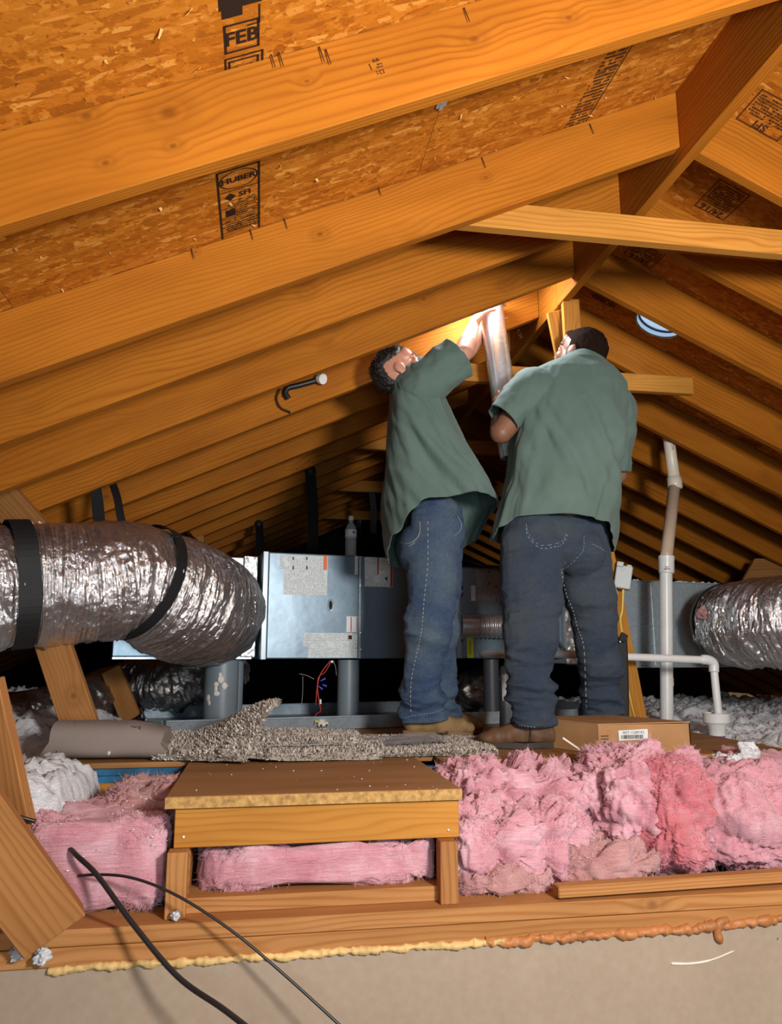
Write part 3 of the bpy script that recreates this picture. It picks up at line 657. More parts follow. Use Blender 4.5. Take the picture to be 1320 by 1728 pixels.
def batt(lo, hi, mat, label, seed, e=.42, amp=.02, f=7, nu=150, nv=90, shear=(0, 0), group='pink insulation batts', fr=.006, taper=0):
    c = (Vector(lo)+Vector(hi))/2; h = (Vector(hi)-Vector(lo))/2; mb = MB()
    def fn(u, v):
        s = superq(u, v, e, e); p = Vector((s.x*h.x, s.y*h.y, s.z*h.z))
        if taper: p.y *= 1-taper*(p.z/h.z*.5+.5)
        p.x += shear[0]*p.z; p.y += shear[1]*p.z; p += c
        n = Vector((s.x/h.x, s.y/h.y, s.z/h.z)).normalized()
        d = amp*(billow(p, f, seed)-.9) + fr*.8*fbm(p, 60, 2, seed+2) + fr*1.2*fbm(Vector((p.x*.5, p.y, p.z*2.0)), 30, 3, seed+3)
        q = p + n*d; q.z = max(q.z, -.312); return q
    mb.grid(fn, nu, nv, True)
    o = tag(obj('insulation_batt', mb, mat, None, sm='all', fix=False), label, 'insulation', group)
    rn = random.Random(seed+100); fb = MB(); nf = int(nu*nv*.30)                 # glass fibres that stand off the torn faces
    for _ in range(nf):
        i = rn.randrange(nu*2, nu*(nv-2)); v = mb.v[i]
        if v.z < -.30: continue
        n = ((mb.v[i+1]-mb.v[i-1]).cross(mb.v[i+nu]-mb.v[i-nu])); n = n.normalized() if n.length > 1e-12 else UP
        if n.dot(v-c) < 0: n = -n
        t = Vector((rn.uniform(-1, 1), rn.uniform(-1, 1), rn.uniform(-1, 1))); L = rn.uniform(.006, .020); d = (n*rn.uniform(.35, 1)+t*.8).normalized(); w = d.cross(t).normalized()*rn.uniform(.0003, .0006); e = v + d*L + t*L*.35
        m_ = v + d*L*.55; fb.add([v-w, v+w, m_+w*.8, e, m_-w*.8], [(0, 1, 2, 4), (4, 2, 3)])
    f_ = obj('loose_fibres', fb, M['fibre_rose'] if mat is M['pink_deep'] else M['fibre'], o, fix=False, origin=LOC[o.name]); f_['kind'] = 'stuff'
    return o
XA = at(45, 1450, 2.2).x
batt((XA-.02, 2.145, -.282), (sx0-.005, 2.50, -.055), M['pink'], 'pink batt bulging beside the diagonal brace with cables over it', 1, .30, .022, 6, fr=.005)
batt((XA+.14, 2.30, -.25), (sx0+.02, 2.775, -.022), M['pink_dusty'], 'dusty pink batt against the blue platform edge beside the step', 2, .5, .03, 8, shear=(0, .1))
batt((bl+.03, 2.155, -.245), (br-.005, 2.6, -.132), M['pink'], 'long pink batt stuffed under the step between its two posts', 3, .33, .02, 7)
batt((at(748, 1400, 2.3).x, 2.17, -.283), (at(960, 1400, 2.3).x, 2.55, -.085), M['pink'], 'crumpled pink batt beside the step post, frontmost of the heap', 4, .5, .045, 7, 220, 140, fr=.008)
batt((at(738, 1330, 2.5).x, 2.36, -.2), (at(1003, 1330, 2.5).x, 2.675, -.008), M['pink'], 'ragged pink batt lying behind the crumpled one, below the brown boot', 5, .6, .05, 8, 220, 140, fr=.012, shear=(0, .3))
batt((at(845, 1360, 2.25).x, 2.22, -.20), (at(1010, 1360, 2.25).x, 2.42, -.09), M['pink'], 'folded pink lip of batt overhanging a hollow in the heap', 15, .6, .035, 8, 160, 100, fr=.009, shear=(0, .2))
batt((at(985, 1350, 2.4).x, 2.25, -.283), (at(1180, 1350, 2.4).x, 2.60, .050), M['pink'], 'tall pink heap of batt in front of the cardboard box', 6, .6, .05, 6, 220, 150, fr=.010, shear=(0, .2))
batt((at(1140, 1350, 2.45).x, 2.185, -.31), (2.25, 2.80, -.01), M['pink'], 'wide pink batt at the end of the plate under the white fluff', 7, .5, .045, 5, 220, 140, fr=.009)
batt((at(1104, 1400, 2.22).x, 2.185, -.24), (at(1185, 1330, 2.25).x, 2.42, .02), M['pink_deep'], 'torn deep rose flap of batt on the front of the pink heap', 8, .55, .035, 6, 200, 140, fr=.008, shear=(.30, .42))
batt((at(770, 1470, 2.15).x, 2.14, -.284), (at(938, 1500, 2.15).x, 2.32, -.225), M['pink_dusty'], 'low dusty scrap of pink batt spilling onto the plate', 9, .6, .02, 10, 120, 70)
batt((at(940, 1460, 2.2).x, 2.165, -.283), (at(1120, 1480, 2.2).x, 2.36, -.19), M['pink_dusty'], 'brown-dusted flat piece of pink batt above the loose stick', 10, .6, .03, 10, 120, 70)
batt((-.86, 1.90, -.47), (-.685, 2.06, -.27), M['pink_dusty'], 'pink strip hanging at the edge below the thick diagonal brace', 11, .5, .015, 9, 90, 60)
# ------------------------------------------------------------------ white blown insulation
def mound(name, x0, x1, y0, y1, hf, label, seed, res=.0125):
    nx, ny = int((x1-x0)/res), int((y1-y0)/res); mb = MB()
    def fn(u, v):
        x, y = lerp(x0, x1, u), lerp(y0, y1, v); p = Vector((x, y, 0))
        q = p + Vector((ns(p, 9, seed+1), ns(p, 9, seed+2), 0))*.03
        b = .055*abs(ns(q, 7, seed)) + .038*abs(ns(q, 19, seed+3)) + .022*abs(ns(q, 46, seed+4)) + .01*ns(q, 100, seed+5)
        edge = min(smooth(0, .06, u), smooth(0, .06, 1-u), smooth(0, .04, v), smooth(0, .05, 1-v))
        return Vector((x + .012*ns(p, 50, seed+6), y + .012*ns(p, 50, seed+7), -.312 + (hf(x, y)+.31+b*1.15)*edge))
    mb.grid(fn, nx, ny); return tag(obj(name, mb, M['white_fluff'], None, sm='all', fix=False), label, 'insulation', None, 'stuff')
mound('blown_insulation', -2.6, -.40, 2.16, 5.2, lambda x, y: -.06 + .075*smooth(-.48, -.62, x)*smooth(2.95, 2.6, y) + .13*smooth(2.9, 3.5, y)*smooth(-.55, -.9, x) + .04*smooth(-.8, -1.3, x) - .2*smooth(-.54, -.42, x), 'white blown fluff piled under the foil duct beside the carpet roll', 21)
mound('blown_insulation', 1.62, 4.1, 2.72, 6.0, lambda x, y: -.10 + .05*smooth(1.7, 2.3, x) + .03*smooth(3.0, 4.5, y) - .12*smooth(1.95, 1.7, x), 'white blown fluff under the trunk duct behind the pink heap', 22, .0115)
mb = MB(); rnd = random.Random(3)
def tuft(mb, c, r, seed):
    def fn(u, v):
        s = superq(u, v, 1, 1); return Vector(c) + s*r*(.75+.5*fbm(s*1.1, 1.4, 5, seed)+.35*abs(ns(s, 5, seed)))
    mb.grid(fn, 34, 22, True)
for k, (px, py, y, r) in enumerate(((1240, 1292, 2.42, .04), (1290, 1308, 2.4, .03), (1262, 1275, 2.5, .045), (1215, 1280, 2.5, .025), (1300, 1285, 2.6, .05))):
    mb = MB(); tuft(mb, at(px, py, y), r, k); tag(obj('fluff_clump', mb, M['white_fluff'], None, sm='all', fix=False), ('middle-sized white tuft lowest on the wide pink batt', 'white tuft lowest and closest to the picture edge on the pink', 'big white tuft in the middle of the wide pink batt', 'smallest white tuft, next to the rose flap', 'biggest white tuft at the edge of the pink batt')[k], 'insulation', 'white tufts on the wide pink batt')
for k, (px, py, y, r) in enumerate(((40, 1598, 2.06, .022), (72, 1612, 2.055, .02), (28, 1608, 2.06, .018), (296, 1545, 2.085, .012))):
    mb = MB(); tuft(mb, at(px, py, y), r, k+30); tag(obj('fluff_clump', mb, M['white_fluff'], None, sm='all', fix=False), ('white tuft caught on the plate between two others below the brace', 'white tuft on the plate nearest the foam bead below the brace', 'white tuft on the plate farthest under the thick brace')[k] if k < 3 else 'small white tuft at the foot of the short step post', 'insulation', 'white tufts on the plate' if k < 3 else None)
# specks of lint over everything near the opening
mb = MB()
for k in range(70):
    px, py = rnd.uniform(60, 290), rnd.uniform(1340, 1520); c = at(px, py, 2.14)
    if rnd.random() < .55: c = atz(rnd.uniform(300, 760), rnd.uniform(1275, 1335), .002)
    r = rnd.uniform(.0007, .0022); mb.ell(c, (r*rnd.uniform(.8, 2.6), r, r*.8), Matrix.Rotation(rnd.uniform(0, 3), 3, 'Z'), 5, 4)
tag(obj('lint_specks', mb, M['dust'], None, fix=False), 'tiny white specks of lint scattered over the batt and the step', 'lint', None, 'stuff')
# ------------------------------------------------------------------ foam bead along the drywall top, caulk smear, screws
mb = MB(); pal = MB()
def bead(mb, x0, x1, zf, seed, amp=1.0):
    n = int((x1-x0)/.004); path = []; rs = []
    for k in range(n+1):
        x = lerp(x0, x1, k/n); path.append((x, YW-.003, zf(x)+.004*ns((x, 0, 0), 14, seed))); rs.append(.0075*amp*(1+1.0*ns((x, 1, 0), 22, seed)+.8*ns((x, 2, 0), 70, seed)+.5*ns((x, 3, 0), 160, seed)))
    def fn(u, v):
        i = min(int(v*n), n-1); f = v*n-i; a = Vector(path[i]).lerp(Vector(path[i+1]), f); r = lerp(rs[i], rs[i+1], f); t = 2*math.pi*u; w = Vector((0, math.cos(t), math.sin(t)))
        q = a + w*.009; return a + w*max(.0025, .45*r + .0055*amp + .006*amp*fbm(q, 38, 3, seed+4)) + Vector((.004*ns(q, 60, seed+5), 0, 0))
    mb.grid(fn, 18, n+1, True)
xm = at(850, 1570, YW).x
bead(pal, at(85, 1612, YW).x, xm, lambda x: -.368, 1, .95); bead(mb, xm-.05, 2.38, lambda x: -.367+.012*smooth(1.15, 1.4, x), 2, 1.25)
c = at(1210, 1560, YW); path = [(c.x+.03, YW-.004, c.z+.012), (c.x, YW-.006, c.z+.004), (c.x-.004, YW-.006, c.z-.02), (c.x+.006, YW-.006, c.z-.045)]
mb.tube([tuple(p) for p in spline(path, 5)], [.008, .009, .010, .011, .0115, .011, .0105, .011, .0115, .011, .0105, .0115, .0125, .011, .008, .004], 10)
foam = thing('foam_bead', (0.4, YW, -.368), 'lumpy cured foam bead along the drywall top with a drip near its end', 'sealant')
obj('pale_bead', pal, M['foam_pale'], foam, sm='all'); obj('orange_bead', mb, M['foam'], foam, sm='all')
mb = MB(); pts = [at(1133, 1626, YW-.001), at(1165, 1626, YW-.001), at(1200, 1620, YW-.001), at(1240, 1604, YW-.001)]
mb.tube([tuple(p) for p in spline(pts, 6)], [.0035]*4+[.003]*8+[.0018]*6+[.0008], 8); tag(obj('caulk_smear', mb, M['caulk'], None, sm='all'), 'thin dried white smear on the tan drywall', 'smear')
mb = MB()
for px, py in ((97, 1628), (158, 1630), (230, 1628), (772, 1594), (640, 1612), (820, 1576), (888, 1572), (1015, 1575), (1110, 1568), (1312, 1586), (410, 1620), (470, 1622)):
    p = at(px, py, YW-.0005); mb.cyl(p, p+Vector((.002, -.001, .006)), .0012, .0008, 5)
tag(obj('stray_nails', mb, M['steel_nail'], bpy.data.objects['wall_front']), kind='stuff')
# ------------------------------------------------------------------ two cables hanging across the opening
def cable(name, pts, r, label, mat='rubber'):
    mb = MB(); mb.tube([tuple(p) for p in spline(pts, 10)], r, 10); return tag(obj(name, mb, M[mat], None, sm='all'), label, 'cable')
cable('cable', [at(96, 1408, 2.24), at(128, 1442, 2.12), at(165, 1478, 2.07), at(225, 1560, 2.0), at(300, 1648, 1.93), at(380, 1705, 1.86), at(470, 1775, 1.78)], .0062, 'thick black cable dropping across the pink batt and drywall')
cable('cable', [at(100, 1483, 2.2), at(160, 1476, 2.10), at(225, 1482, 2.06), at(300, 1512, 2.03), at(390, 1570, 2.0), at(480, 1645, 1.97), at(590, 1745, 1.93)], .0034, 'thin black cable arching past the short step post')
cable('cable', [at(20, 1372, 2.14), at(38, 1380, 2.14), at(60, 1386, 2.15)], .005, 'short black cable stub poking out beside the thick brace')
# ================================================================== furnace line
F0 = at(441, 1112, 3.87); FU = Vector((.985, .172, 0)).normalized(); FN = Vector((-FU.y, FU.x, 0))      # FN points away from the camera
def fpick(px, py, off=0): return pick(px, py, F0 + FN*off, FN)
def fu(px, py, off=0): return (fpick(px, py, off)-F0).dot(FU)
def fz(px, py, off=0): return fpick(px, py, off).z
FM = Matrix((FU, FN, UP)).transposed()
def fbox(mb, u0, u1, d0, d1, z0, z1): return mb.box(F0*1 + FU*((u0+u1)/2) + FN*((d0+d1)/2) + Vector((0, 0, (z0+z1)/2-F0.z)), (abs(u1-u0), abs(d1-d0), abs(z1-z0)), FM)
def fobj(name, mb, mat, parent, bevel=0, sm=False):
    """meshes of the furnace line keep their local X along the line so that print runs with it"""
    o0 = LOC[parent.name]; inv = FM.inverted(); l = MB(); l.v = [inv @ (v-o0) for v in mb.v]; l.f = mb.f
    return link(name, mesh_of(l, name, mat, sm, Vector((0, 0, 0)), bevel), o0, parent, FM)
def child(o, part):
    """make o a sub-part of part (both hang from the same thing)"""
    mw = o.matrix_basis.copy(); o.parent = part; o.matrix_basis = part.matrix_basis.inverted() @ mw; return o
Z0, Z1 = F0.z, fz(452, 931); uS = fu(611, 1000); uE = fu(777, 1000)
furn = thing('furnace', F0 + FU*.3 + FN*.3, 'long blue-grey furnace cabinet lying on two pipes behind the standing men', 'furnace')
mb = MB(); fbox(mb, 0, uE, .014, .70, Z0, Z1); fobj('body', mb, M['cabinet'], furn, .003)
mb = MB(); fbox(mb, -.006, .022, -.006, .02, Z0-.004, Z1+.002); fobj('corner_trim', mb, M['cabinet_trim'], furn, .003)
d1 = fobj('door', fbox(MB(), .024, uS-.018, 0, .013, Z0+.002, Z1-.003), M['cabinet'], furn, .004)
strip = fobj('screw_strip', fbox(MB(), uS-.016, uS-.003, .002, .014, Z0+.002, Z1-.003), M['galv'], furn, .001)
d2 = fobj('door', fbox(MB(), uS, uE-.03, 0, .013, Z0+.002, Z1-.003), M['cabinet'], furn, .004)
fobj('end_flange', fbox(MB(), uE-.028, uE, -.006, .014, Z0+.002, Z1+.006), M['cabinet_trim'], furn, .002)
for py in (955, 988, 1068, 1096):
    p = fpick(609, py); mb = MB(); mb.lathe([(.0001, .004), (.005, .003), (.006, 0)], p, -FN, 10); child(fobj('screw', mb, M['galv_bright'], furn), strip)
def flabel(x0, y0, x1, y1, mat, parent, name='label', off=-.0012, bars=()):
    a, b = fpick(x0, y0, off), fpick(x1, y1, off); ua, ub = (a-F0).dot(FU), (b-F0).dot(FU); mb = MB()
    fbox(mb, ua, ub, off, -.0002, a.z, b.z); o = child(fobj(name, mb, mat, furn), parent); return o
lab = flabel(480, 936, 552, 1005, M['print_v'], d1)
for args in ((494, 940, 496, 945), (517, 940, 519, 945), (494, 955, 496, 961), (517, 955, 519, 961)): flabel(*args, M['ink'], d1, 'label_mark', -.0018)
flabel(546, 938, 552, 962, M['orange'], d1, 'orange_band', -.0018); flabel(473, 936, 480, 960, M['print'], d1, 'label')
flabel(520, 1068, 603, 1110, M['print'], d1); flabel(512, 1067, 520, 1091, M['print'], d1, 'barcode_label'); flabel(585, 1040, 604, 1067, M['paper'], d1)
flabel(588, 1072, 594, 1079, M['ink_faint'], d1, 'label_mark', -.0018)
for x in (592, 602): flabel(x, 1041, x+1.5, 1066, M['red_print'], d1, 'red_line', -.0018)
flabel(599, 938, 604, 970, M['print'], d1, 'label')
flabel(616, 940, 663, 991, M['print_v'], d2)
flabel(637, 941, 639, 970, M['red_print'], d2, 'red_line', -.0018); flabel(659, 941, 662.5, 990, M['red_print'], d2, 'red_line', -.0018)
mL = frame_m(fpick(652, 977, -.0022), FU, UP); mb = MB(); text_mb(mb, '4', .03, mL, bold=True); child(fobj('label_mark', mb, M['ink'], furn), d2)
# handle slot: raised rim with a dark pocket
hp = fpick(558, 1021); mb = MB(); rim_ = []
for k in range(24):
    t = 2*math.pi*k/24; rim_.append(hp + FU*(.0125*math.cos(t)) + UP*(.024*math.sin(t) + math.copysign(.005, math.sin(t))) - FN*.002)
mb.tube(rim_+[rim_[0]], .0035, 6, False); child(fobj('handle_rim', mb, M['galv'], furn), d1)
mb = MB(); mb.lathe([(.0001, .0012), (.0085, .001), (.0085, 0)], hp, -FN, 20); mb.v = [hp + (v-hp) + UP*((v-hp).z*1.7) for v in mb.v]; child(fobj('handle_pocket', mb, M['dark'], furn), d1)
# evaporator coil cabinet beyond, a little recessed
CO = .05; coil = thing('coil_cabinet', F0 + FU*(uE+.2) + FN*.3, 'dark blue-grey coil cabinet between the two men, with a flue stub on its face', 'cabinet')
uC0, uC1 = uE+.004, fu(948, 1000, CO); ZC1 = fz(800, 957, CO)
fobj('body', fbox(MB(), uC0, uC1, CO+.012, .68, Z0, ZC1), M['cabinet'], coil, .003)
cdoor = fobj('door', fbox(MB(), uC0+.01, uC1-.01, CO, CO+.011, Z0+.004, ZC1-.006), M['cabinet'], coil, .004)
def clabel(x0, y0, x1, y1, mat, name='label', off=CO-.0012):
    a, b = fpick(x0, y0, off), fpick(x1, y1, off); mb = MB(); fbox(mb, (a-F0).dot(FU), (b-F0).dot(FU), off, CO-.0002, a.z, b.z); return child(fobj(name, mb, mat, coil), cdoor)
clabel(803, 964, 846, 1014, M['print_grey']); clabel(795, 988, 803, 1014, M['print'], 'barcode_label'); yl = clabel(788, 1074, 799, 1110, M['yellow'])
mY = frame_m(fpick(794, 1093, CO-.002), UP, -FU); mb = MB(); text_mb(mb, 'CAUTION', .016, mY, bold=True); child(fobj('label_lettering', mb, M['ink_faint'], coil), cdoor)
for x, y0, y1 in ((825, 962, 967), (843, 962, 967), (825, 982, 987), (837, 988, 992), (837, 1009, 1014)): clabel(x, y0, x+1.6, y1, M['ink'], 'label_mark', CO-.002)
for py in (992, 1003, 1080): p = fpick(780, py, CO-.004); mb = MB(); mb.ell(p, (.006, .004, .012), FM); child(fobj('latch_knob', mb, M['black'], coil, 0, True), cdoor)
# flue connector: round stub then corrugated elbow
fpipe = thing('flue_connector', fpick(800, 1055, CO), 'short shiny corrugated metal flue pipe on the coil cabinet', 'pipe')
c0 = fpick(778, 1056, CO-.03); ax = (FU*.98 - FN*.2).normalized(); r0 = 20.5*3.95/FPX; mb = MB(); L0 = .19
mb.cyl(c0, c0+ax*L0*.55, r0, r0, 30); obj('collar', mb, M['galv_bright'], fpipe, sm=True)
mb = MB(); prof = []
for k in range(60): t = k/59; prof.append((r0*1.02 + .0035*math.sin(t*math.pi*2*9), L0*.5 + t*.22))
mb.lathe(prof, c0, ax, 30, True); obj('corrugated_section', mb, M['galv_bright'], fpipe, sm='all')
mb = MB(); mb.lathe([(r0+.001, L0*.53), (r0+.004, L0*.535), (r0+.004, L0*.56), (r0+.001, L0*.565)], c0, ax, 30); obj('joint_band', mb, M['galv'], fpipe, sm=True)
mb = MB(); mb.cyl(c0 - FU*.012 + FN*.02, c0+FU*.002 + FN*.0, r0*1.25, r0*1.1, 30); obj('flange', mb, M['galv'], fpipe, sm=True)
# transition box and long trunk duct
uT0 = uC1+.003; TO = .06; ZT1, ZT0 = fz(1120, 983, TO), fz(1120, 1124, TO)
trans = thing('duct_transition', F0 + FU*(uT0+.1) + FN*.3, 'shiny sheet metal transition seen between the legs of the nearer man', 'duct')
uT1 = fu(1030, 1050, TO); mb = MB(); fbox(mb, uT0, uT1, .03, .62, Z0-.03, ZC1-.02); fobj('body', mb, M['galv'], trans, .003)
fobj('foil_tape_band', fbox(MB(), uT0+.002, uT0+.055, .026, .031, Z0-.03, ZC1-.03), M['foil_tape'], trans); fobj('insulation_tape', fbox(MB(), uT0+.003, uT1-.003, .024, .030, Z0-.031, Z0+.02), M['foil'], trans)
mb = MB(); pc = [fpick(938, 1075, .02), fpick(955, 1098, .0), fpick(975, 1105, .0), fpick(995, 1092, .02)]; mb.tube([tuple(p) for p in spline(pc, 6)], .006, 8); tag(obj('cable', mb, M['rubber'], None, sm='all'), 'black cable sagging between the legs of the nearer man', 'cable')
trunk = thing('trunk_duct', F0 + FU*(uT1+.8) + FN*.3, 'long galvanised trunk duct behind the white pipe', 'duct')
uT2 = fu(1320, 1050, TO)+.6; zm = fz(1150, 1057, TO)
fobj('body', fbox(MB(), uT1+.002, uT2, TO, TO+.5, ZT0, ZT1), M['galv'], trunk, .004)
fobj('bead_seam', fbox(MB(), uT1+.002, uT2, TO-.004, TO+.001, zm-.004, zm+.004), M['galv'], trunk, .003)
fobj('top_flange', fbox(MB(), uT1, uT2, TO-.012, TO+.02, ZT1, ZT1+.006), M['galv'], trunk); fobj('bottom_flange', fbox(MB(), uT1, uT2, TO-.02, TO+.02, ZT0-.008, ZT0), M['galv'], trunk)
uu = fu(1102, 1000, TO); fobj('drive_cleat', fbox(MB(), uu-.012, uu+.012, TO-.006, TO+.001, ZT0, ZT1), M['galv'], trunk, .001)
mb = MB(); rnd = random.Random(9)
for k in range(40):
    u = rnd.uniform(uT1, uT1+.9); c = F0 + FU*u + FN*(TO+rnd.uniform(.0, .1)); c.z = ZT1+.008; mb.ell(c, (rnd.uniform(.008, .02), .012, rnd.uniform(.004, .009)), None, 7, 5)
tag(obj('lint_on_duct', mb, M['white_fluff'], trunk, sm='all', fix=False), kind='stuff')
# plenum box on the other end of the furnace
plen = thing('plenum_box', F0 - FU*.3 + FN*.35, 'sheet metal plenum at the furnace end, behind the big foil duct', 'plenum')
uP0 = fu(190, 1090, .12); fobj('body', fbox(MB(), uP0, -.03, .12, .66, Z0+.012, Z1-.02), M['galv'], plen, .004)
fobj('foil_tape_band', fbox(MB(), -.085, -.012, .10, .67, Z0+.006, Z1-.012), M['foil_tape'], plen, .004); fobj('bottom_lip', fbox(MB(), uP0, -.03, .105, .14, Z0-.002, Z0+.012), M['galv_bright'], plen, .002)
# ------------------------------------------------------------------ flexible foil ducts
def flex(name, pts, label, mat='foil', n=16, seg=64, spiral=0, seed=1, crumple=.012, name_part='jacket', squash=None):
    """pts: list of (x, y, z, r); wrinkled skin, thread rings showing through"""
    S = spline(pts, n); base = thing(name, Vector(S[len(S)//2][:3]) - Vector((0, 0, S[len(S)//2][3])), label, 'duct'); mb = MB()
    C = [Vector(p[:3]) for p in S]; Rr = [p[3] for p in S]; k = len(C); fr = []; prev = Vector((0, 0, 1))
    for i in range(k):
        t = (C[min(i+1, k-1)]-C[max(i-1, 0)]).normalized(); a = (prev - t*prev.dot(t)).normalized(); prev = a; fr.append((a, t.cross(a)))
    def fn(u, v):
        x = v*(k-1); i = min(int(x), k-2); f = x-i; c = C[i].lerp(C[i+1], f); r = lerp(Rr[i], Rr[i+1], f); a = fr[i][0].lerp(fr[i+1][0], f); b = fr[i][1].lerp(fr[i+1][1], f)
        w = a*math.cos(2*math.pi*u) + b*math.sin(2*math.pi*u); p = c + w*r
        up = max(0, w.z)                                        # the top stays taut, the sides and the belly crumple
        d = crumple*(1-.75*up)*(ridged(p, 6, seed, 5)-.4) + crumple*.45*(1-.8*up)*(ridged(Vector((v*k*.55, u*5, 0)), 1.3, seed+3, 3)-.4) + .003*math.sin(v*k*1.35)*(1-up*.4)
        return p + w*d
    nv = (k-1)*5+1; mb.grid(fn, seg, nv, True); jk = obj(name_part, mb, M[mat], base, sm='all', fix=False)
    return base, C, Rr, fr
def thread_rings(base, C, Rr, fr, idx, rad=.0016, grow=1.012, mat='foil_tape'):
    for i in idx:
        mb = MB(); a, b = fr[i]; loop = [C[i] + (a*math.cos(t*math.pi/16) + b*math.sin(t*math.pi/16))*Rr[i]*grow for t in range(33)]
        mb.tube(loop, rad, 5, False); obj('thread_ring', mb, M[mat], base, sm='all')
def D(px, py, d): return CAM_P + ray(px, py)*d
def dp(px, py, d, rpx): p = D(px, py, d); return (p.x, p.y, p.z, rpx*d/FPX)
fd = flex('foil_duct', [dp(-150, 1000, 2.72, 100), dp(-40, 992, 2.82, 103), dp(22, 986, 2.9, 97), dp(75, 984, 2.96, 100), dp(140, 983, 3.03, 100), dp(205, 975, 3.12, 95), dp(238, 982, 3.19, 92), dp(282, 1000, 3.30, 98), dp(318, 1015, 3.43, 97), dp(342, 1024, 3.60, 92), dp(354, 1028, 3.82, 87), dp(356, 1029, 4.02, 84)], 'big crinkled silver flexible duct curving into the furnace plenum, strapped in black', seed=4, n=14, crumple=.013)
thread_rings(*fd, list(range(58, 84, 5))+list(range(92, 140, 6)), .0009)
# straps over the big duct
def strap(name, pts, w, label, side, t=.004, n=8, mat='web', parent=None):
    mb = MB(); P = [Vector(p) for p in spline(pts, n)]; mb.tube(P, 1, 4, True, (w, t, side)); o = obj(name, mb, M[mat], parent)
    if parent is None: tag(o, label, 'strap')
    return o
def around(base, i0, lift, w, a0, a1, n=60, tilt=0):
    _, C, Rr, fr = base; pts = []; ax = (C[i0+1]-C[i0-1]).normalized()
    for k in range(n+1):
        t = lerp(a0, a1, k/n); w_ = fr[i0][0]*math.cos(t) + fr[i0][1]*math.sin(t); pts.append(C[i0] + w_*(Rr[i0]*lift) + ax*tilt*math.cos(t))
    return pts, ax
pA, axA = around(fd, 28+2, 1.12, .03, 0, 2*math.pi); st = thing('duct_strap', pA[0], 'wide black webbing strap looped round the big foil duct at its outer end', 'strap'); mb = MB(); mb.tube(pA, 1, 4, False, (.075, .004, axA)); obj('band', mb, M['web'], st)
pB, axB = around(fd, 14*6-2, 1.10, .03, -.15, 2*math.pi-.15, tilt=.03); st2 = thing('duct_strap', pB[0], 'black strap slung from a rafter round the bend of the big foil duct', 'strap'); mb = MB(); mb.tube(pB, 1, 4, False, (.05, .004, axB)); obj('band', mb, M['web'], st2)
ya = LY[5]-.006
hang = at(172, 772, ya)
mb = MB(); P = [hang+Vector((0, .0, .0)), at(195, 830, 3.4), at(218, 900, 3.25), Vector(pB[9])]; mb.tube([tuple(p) for p in spline(P, 8)], 1, 4, True, (.032, .004, SR)); obj('hanging_tail', mb, M['web'], st2)
mb = MB(); P = [at(155, 770, ya), at(158, 805, 3.42), at(164, 845, 3.4), at(168, 890, 3.38)]; mb.tube([tuple(p) for p in spline(P, 8)], 1, 4, True, (.05, .004, SR)); obj('hanging_tail', mb, M['web'], st2)
mb = MB(); P = [at(156, 774, ya), at(168, 764, ya-.02), at(188, 768, ya-.03), at(192, 782, ya-.03), at(186, 800, ya-.02)]; mb.tube([tuple(p) for p in spline(P, 8)], 1, 4, True, (.045, .004, Vector((0, 1, 0)))); obj('knotted_end', mb, M['web'], st2)
# fluff on top of the duct
mb = MB()
for k, (px, r) in enumerate(((52, .012), (66, .014), (80, .01), (100, .008))): tuft(mb, D(px, 886, 2.98+.001*k), r, 50+k)
tag(obj('lint_on_duct', mb, M['white_fluff'], fd[0], sm='all', fix=False), kind='stuff')
fr_ = flex('foil_duct', [dp(1238, 1052, 4.36, 62), dp(1252, 1050, 4.24, 66), dp(1278, 1047, 4.10, 68), dp(1318, 1045, 3.95, 70), dp(1370, 1043, 3.8, 72), dp(1500, 1040, 3.55, 78)], 'short crinkled foil duct leaving the trunk duct at the picture edge', seed=9, n=12, crumple=.024)
thread_rings(*fr_, range(14, 56, 4), .0011)
mb = MB(); ca = D(1236, 1052, 4.36); axr = (Vector(fr_[1][10])-Vector(fr_[1][0])).normalized(); mb.lathe([(.225, -.02), (.232, -.01), (.232, .03), (.222, .035)], ca, axr, 40); obj('mastic_collar', mb, M['black'], fr_[0], sm=True)
mb = MB(); tuft(mb, D(1186, 1035, 4.2), .035, 71); obj('insulation_tuft', mb, M['pink_dusty'], fr_[0], sm='all', fix=False)
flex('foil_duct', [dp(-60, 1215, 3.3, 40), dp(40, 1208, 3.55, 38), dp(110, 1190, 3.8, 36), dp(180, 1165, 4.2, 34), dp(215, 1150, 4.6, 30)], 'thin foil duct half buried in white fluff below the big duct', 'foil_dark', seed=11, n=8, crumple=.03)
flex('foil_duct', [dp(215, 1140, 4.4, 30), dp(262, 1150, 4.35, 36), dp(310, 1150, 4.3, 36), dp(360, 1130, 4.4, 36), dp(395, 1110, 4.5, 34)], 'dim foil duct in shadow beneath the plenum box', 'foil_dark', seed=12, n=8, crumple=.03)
flex('foil_duct', [dp(772, 1180, 4.9, 20), dp(790, 1168, 4.8, 27), dp(808, 1160, 4.7, 30), dp(835, 1150, 4.8, 28)], 'small dark foil duct glinting low between the two men', 'foil_dark', seed=13, n=8, crumple=.03)
